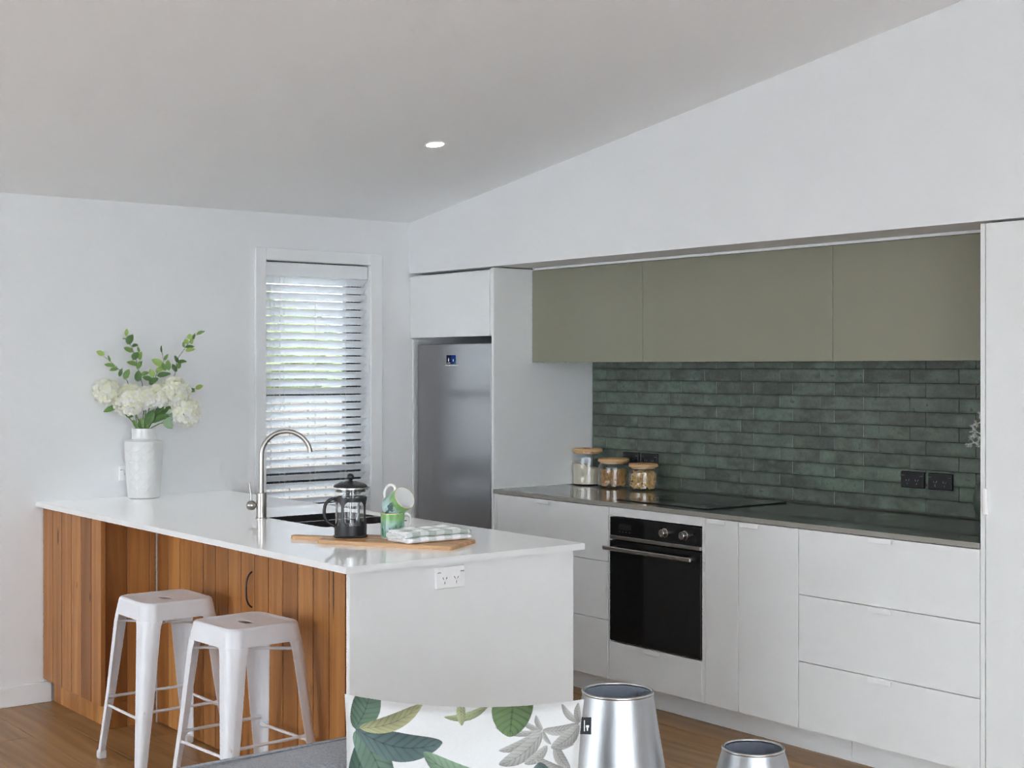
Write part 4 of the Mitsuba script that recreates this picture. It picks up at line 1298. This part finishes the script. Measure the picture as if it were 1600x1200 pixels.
def pasta(name, x, y, r, h, n, kind, mats, label, seed):
    rr = np.random.default_rng(seed)
    t = thing(name, label, 'pasta')
    labels[t]['kind'] = 'stuff'
    groups = [[] for _ in mats]
    for i in range(n):
        rad = (r - 0.016) * math.sqrt(rr.uniform(0.35, 1.0))
        a = rr.uniform(0, 2 * math.pi)
        c = np.array([x + rad * math.cos(a), y + rad * math.sin(a), 0.9303 + rr.uniform(0.014, h)])
        u = rr.normal(size=3)
        u /= np.linalg.norm(u)
        w = np.cross(u, rr.normal(size=3))
        w /= np.linalg.norm(w)
        if kind == 'twist':
            L = 0.022
            tt = np.linspace(-0.5, 0.5, 10)
            pth = c + np.outer(tt * L, u) + 0.0028 * (np.outer(np.cos(tt * 14), w) + np.outer(np.sin(tt * 14), np.cross(u, w)))
            g = tube(pth, 0.0020, 5)
        else:
            R0 = rr.uniform(0.007, 0.011)
            tt = np.linspace(0, rr.uniform(3.6, 5.2), 10)
            pth = c + R0 * (np.outer(np.cos(tt), u) + np.outer(np.sin(tt), w)) + np.outer(tt * 0.0008, np.cross(u, w))
            g = tube(pth, 0.0024, 5)
        groups[rr.integers(len(mats))].append(g)
    for g, b in zip(groups, mats):
        v = cat(*g)
        p = np.asarray(v.vertices) - [x, y, 0]
        q = np.linalg.norm(p[:, :2], axis=1)
        f = np.minimum(1, (r - 0.003) / np.maximum(q, 1e-6))
        p[:, 0] *= f
        p[:, 1] *= f
        p[:, 2] = np.clip(p[:, 2], 0.9355, None)
        v.vertices = p + [x, y, 0]
        key = add(t + '__pieces', v, b, smooth=40)
        labels[key] = {'kind': 'stuff'}


pasta('twisted_pasta', 1.068, 0.548, 0.080, 0.088, 420, 'twist', ('pasta', 'pasta_dark'), 'twisted brown pasta inside the middle jar', 3)
pasta('curled_pasta', 1.272, 0.566, 0.074, 0.088, 330, 'curl', ('pasta_yellow', 'pasta'), 'curled yellow pasta inside the shortest jar', 4)

# dark vase with a dried sprig at the right end of the worktop
dv = np.array([3.39, 0.44, 0.9303])
solid('green_vase', mov(lathe([(0, 0.0), (0.045, 0.0), (0.07, 0.02), (0.093, 0.07), (0.098, 0.115), (0.088, 0.16), (0.06, 0.195), (0.035, 0.21), (0.032, 0.235), (0.036, 0.24), (0.030, 0.24), (0.027, 0.21), (0.05, 0.19), (0.08, 0.11), (0.04, 0.012), (0, 0.01)], 48), *dv), 'green_glaze',
      'round dark green vase half hidden behind the pantry panel', 'vase', smooth=40)
sg = thing('dried_sprig', 'white dried sprig peeking out beside the pantry panel', 'dried flower')
srng = np.random.default_rng(12)
segs = []


def grow(p, d, L, r, depth):
    q = p + d * L
    segs.append(tube([p, (p + q) / 2 + srng.normal(0, L * 0.06, 3), q], [r, r * 0.85, r * 0.7], 5))
    if depth == 0:
        return
    for _ in range(3):
        e = d + srng.normal(0, 0.55, 3)
        e /= np.linalg.norm(e)
        grow(q, e, L * srng.uniform(0.62, 0.85), r * 0.75, depth - 1)


for s_, h_, L in ((-0.13, 0.26, 0.03), (-0.11, 0.30, 0.03), (-0.09, 0.28, 0.03), (-0.085, 0.34, 0.03), (-0.02, 0.36, 0.035), (0.04, 0.30, 0.035)):
    base = dv + np.array([0, 0, 0.22])
    d = np.array([s_, 0.02 * srng.normal(), h_ - 0.10])
    end = dv + np.array([s_ * 0.75, 0, h_ + 0.06])
    segs.append(tube(smooth_path([base, base + [s_ * 0.15, 0, 0.05], end], 8), 0.0016, 5))
    d = np.array([s_ * 1.8, srng.normal() * 0.05, 0.08])
    grow(end, d / np.linalg.norm(d), L * 0.62, 0.0027, 4)
add(sg + '__branches', cat(*segs), 'sprig_white', smooth=True)

# ---------------------------------------------------------------- sofa, cushion, table and metal vases in front
def soft_box(x0, x1, y0, y1, z0, z1, r, n=16, seed=0, amp=0.004):
    import meshkit
    m = rbox(x0, x1, y0, y1, z0, z1, r, n)
    mm = m3.Manifold(m3.Mesh(np.asarray(m.vertices, np.float32), np.asarray(m.faces, np.uint32))).refine_to_length(0.035).to_mesh()
    v = mm.vert_properties[:, :3].astype(float)
    w = trimesh.Trimesh(v, mm.tri_verts, process=False)
    ph = v * 9.0 + seed
    v2 = v + w.vertex_normals * (amp * (np.sin(ph[:, 1] * 1.3 + np.sin(ph[:, 0])) * np.cos(ph[:, 2])))[:, None]
    return trimesh.Trimesh(v2, mm.tri_verts, process=False)


so = thing('sofa', 'light grey fabric sofa with its back towards the island', 'sofa')


def fab(key, m):
    uvm, uv = box_uv(m)
    scene[numbered(key)] = mikit.ply(m, 'sofa_fabric', smooth=50, uv=None)


def fabric_part(name, m, label=None):
    v = np.asarray(m.vertices)
    uv = np.stack([v[:, 1] + 0.3 * v[:, 2], v[:, 0] + v[:, 2]], 1)
    return add(so + '__' + name, m, 'sofa_fabric', smooth=True, uv=uv, label=label)


fabric_part('backrest', soft_box(4.108, 4.305, -4.6, -2.735, 0.12, 0.822, 0.03, 16, 1))
seam = [(4.150, yq, 0.824 + 0.0015) for yq in np.linspace(-4.58, -2.75, 30)]
fabric_part('seam_piping', tube(seam, 0.003, 6))
fabric_part('seat_base', soft_box(4.306, 5.02, -4.6, -2.62, 0.12, 0.30, 0.02, 12, 2, 0.001))
fabric_part('seat_cushion', soft_box(4.308, 5.04, -4.58, -2.63, 0.302, 0.45, 0.05, 16, 3))
for fx in (4.16, 4.95):
    for fy in (-4.5, -2.83):
        add(so + '__foot', tube([(fx, fy, 0.0), (fx, fy, 0.125)], [0.016, 0.022], 12), 'lid_wood', smooth=40)

# cushion: two bulging faces that meet at a seam, corners drawn out
CW, CH = 0.437, 0.44
nu, nv = 56, 56
ug, vg = np.meshgrid(np.linspace(-1, 1, nu), np.linspace(-1, 1, nv), indexing='ij')
bul = ((1 - ug ** 2).clip(0) * (1 - vg ** 2).clip(0)) ** 0.42
px2 = ug * CW / 2 * (1 - 0.055 * (1 - np.abs(vg) ** 2.2))
pz2 = vg * CH / 2 * (1 - 0.085 * (1 - np.abs(ug) ** 2.0))
wr = 0.004 * np.sin(ug * 9 + vg * 5) * bul + 0.003 * np.sin(vg * 13 - ug * 4) * bul
frontf = np.stack([px2, -(0.075 * bul + wr), pz2], -1).reshape(-1, 3)
backf = np.stack([px2, 0.060 * bul, pz2], -1).reshape(-1, 3)
i, j = np.meshgrid(np.arange(nu - 1), np.arange(nv - 1), indexing='ij')
q = np.stack([i * nv + j, (i + 1) * nv + j, (i + 1) * nv + j + 1, i * nv + j + 1], -1).reshape(-1, 4)
cush = tri(np.vstack([frontf, backf]), np.vstack([q, q[:, ::-1] + len(frontf)]))
cuv = np.stack([(ug.ravel() + 1) / 2 * 1.0, (1 - vg.ravel()) / 2 * CH / CW], 1)
cuv = np.vstack([cuv, cuv + [3.0, 0]])
# local x to the view's right, leaning back
lean = math.radians(14)
MC = np.eye(4)
cx_ = RV.copy()
cz_ = UPZ * math.cos(lean) + DV * math.sin(lean)
cy_ = np.cross(cz_, cx_)
MC[:3, 0], MC[:3, 1], MC[:3, 2] = cx_, cy_, cz_
CPOS = np.array(EYE) + DV * 2.60 + RV * (-78.5 / 2229 * 2.60) - UPZ * 0
MC[:3, 3] = [CPOS[0], CPOS[1], 0.95 - CH / 2 * math.cos(lean)] - DV * (math.sin(lean) * CH / 2)
rl = trimesh.transformations.rotation_matrix(math.radians(1.2), (0, 1, 0))
cush.apply_transform(rl)
cush.apply_transform(MC)
cu = thing('cushion', 'white cushion printed with green and grey leaves leaning on the sofa', 'cushion')
add(cu + '__cover', cush, 'cushion_cotton', smooth=True, uv=cuv)
tg = cat(box(CW / 2 - 0.012, CW / 2 + 0.013, -0.002, 0.002, CH / 2 - 0.062, CH / 2 - 0.032, 0))
tg.apply_transform(rl)
tg.apply_transform(MC)
tgk = add(cu + '__label', tg, 'label_black', label='small black fabric tag')
tl = cat(box(CW / 2 + 0.000, CW / 2 + 0.0016, -0.0026, -0.0021, CH / 2 - 0.057, CH / 2 - 0.037, 0), box(CW / 2 + 0.0035, CW / 2 + 0.009, -0.0026, -0.0021, CH / 2 - 0.050, CH / 2 - 0.046, 0), box(CW / 2 + 0.005, CW / 2 + 0.0075, -0.0026, -0.0021, CH / 2 - 0.056, CH / 2 - 0.0505, 0))
tl.apply_transform(rl)
tl.apply_transform(MC)
add(tgk + '__mark', tl, 'label_white')

# side table and two beaten metal vases
tb = thing('side_table', 'low timber side table under the metal vases beside the sofa', 'table')
TZ = 0.36
m, uv = wood_uv(rbox(3.90, 4.52, -2.46, -1.72, TZ - 0.025, TZ, 0.006), (1, 0, 0), 51)
add(tb + '__top', m, 'acacia', uv=uv)
for fx in (3.95, 4.47):
    for fy in (-2.41, -1.77):
        m, uv = wood_uv(box(fx - 0.02, fx + 0.02, fy - 0.02, fy + 0.02, 0.0, TZ - 0.0251, 0.002), (0, 0, 1), 52)
        add(tb + '__leg', m, 'acacia', uv=uv)


def metal_vase(c, prof, label):
    t = thing('metal_vase', label, 'vase')
    p = smooth_path([(r, 0, z) for r, z in prof], 40)
    n = 72
    a = np.linspace(0, 2 * math.pi, n + 1)
    v = np.stack([p[:, None, 0] * np.cos(a), p[:, None, 0] * np.sin(a), np.repeat(p[:, 2:3], n + 1, 1)], -1).reshape(-1, 3)
    uv = np.stack(np.broadcast_arrays((a * 0.1)[None], p[:, 2:3]), -1).reshape(-1, 2)
    i, j = np.meshgrid(np.arange(len(p) - 1), np.arange(n), indexing='ij')
    q = np.stack([i * (n + 1) + j, i * (n + 1) + j + 1, (i + 1) * (n + 1) + j + 1, (i + 1) * (n + 1) + j], -1).reshape(-1, 4)
    add(t + '__body', mov(tri(v, q), *c), 'beaten_metal', smooth=True, uv=uv)
    ir = [(max(r - 0.003, 0.0), z) for r, z in prof][::-1]
    add(t + '__inside', mov(lathe([(a_[0], a_[2]) for a_ in smooth_path([(r, 0, z + 0.002) for r, z in ir], 24)] + [(0, prof[0][1] + 0.003)], 48), *c), 'metal_inside', smooth=True)
    R0, zt_ = prof[-1]
    add(t + '__rim', mov(lathe([(R0 + 0.0035 * math.cos(b) - 0.001, zt_ + 0.0035 * math.sin(b)) for b in np.linspace(0, 2 * math.pi, 11)], 64), *c), 'metal_rim', smooth=True)
    add(t + '__foot_plate', mov(lathe([(0, 0.0), (prof[0][0], 0.0), (prof[0][0], 0.003), (0, 0.003)], 48), *c), 'beaten_metal')


metal_vase((4.097, -2.176, TZ + 0.0003), [(0.085, 0.0), (0.112, 0.03), (0.121, 0.10), (0.117, 0.20), (0.109, 0.27), (0.094, 0.36), (0.0855, 0.415), (0.0815, 0.440)], 'tall tapering beaten metal vase beside the printed cushion')
metal_vase((4.290, -1.929, TZ + 0.0003), [(0.06, 0.0), (0.083, 0.03), (0.096, 0.10), (0.096, 0.18), (0.088, 0.245), (0.0745, 0.295), (0.0705, 0.309)], 'smaller rounded beaten metal vase nearest the kitchen drawers')
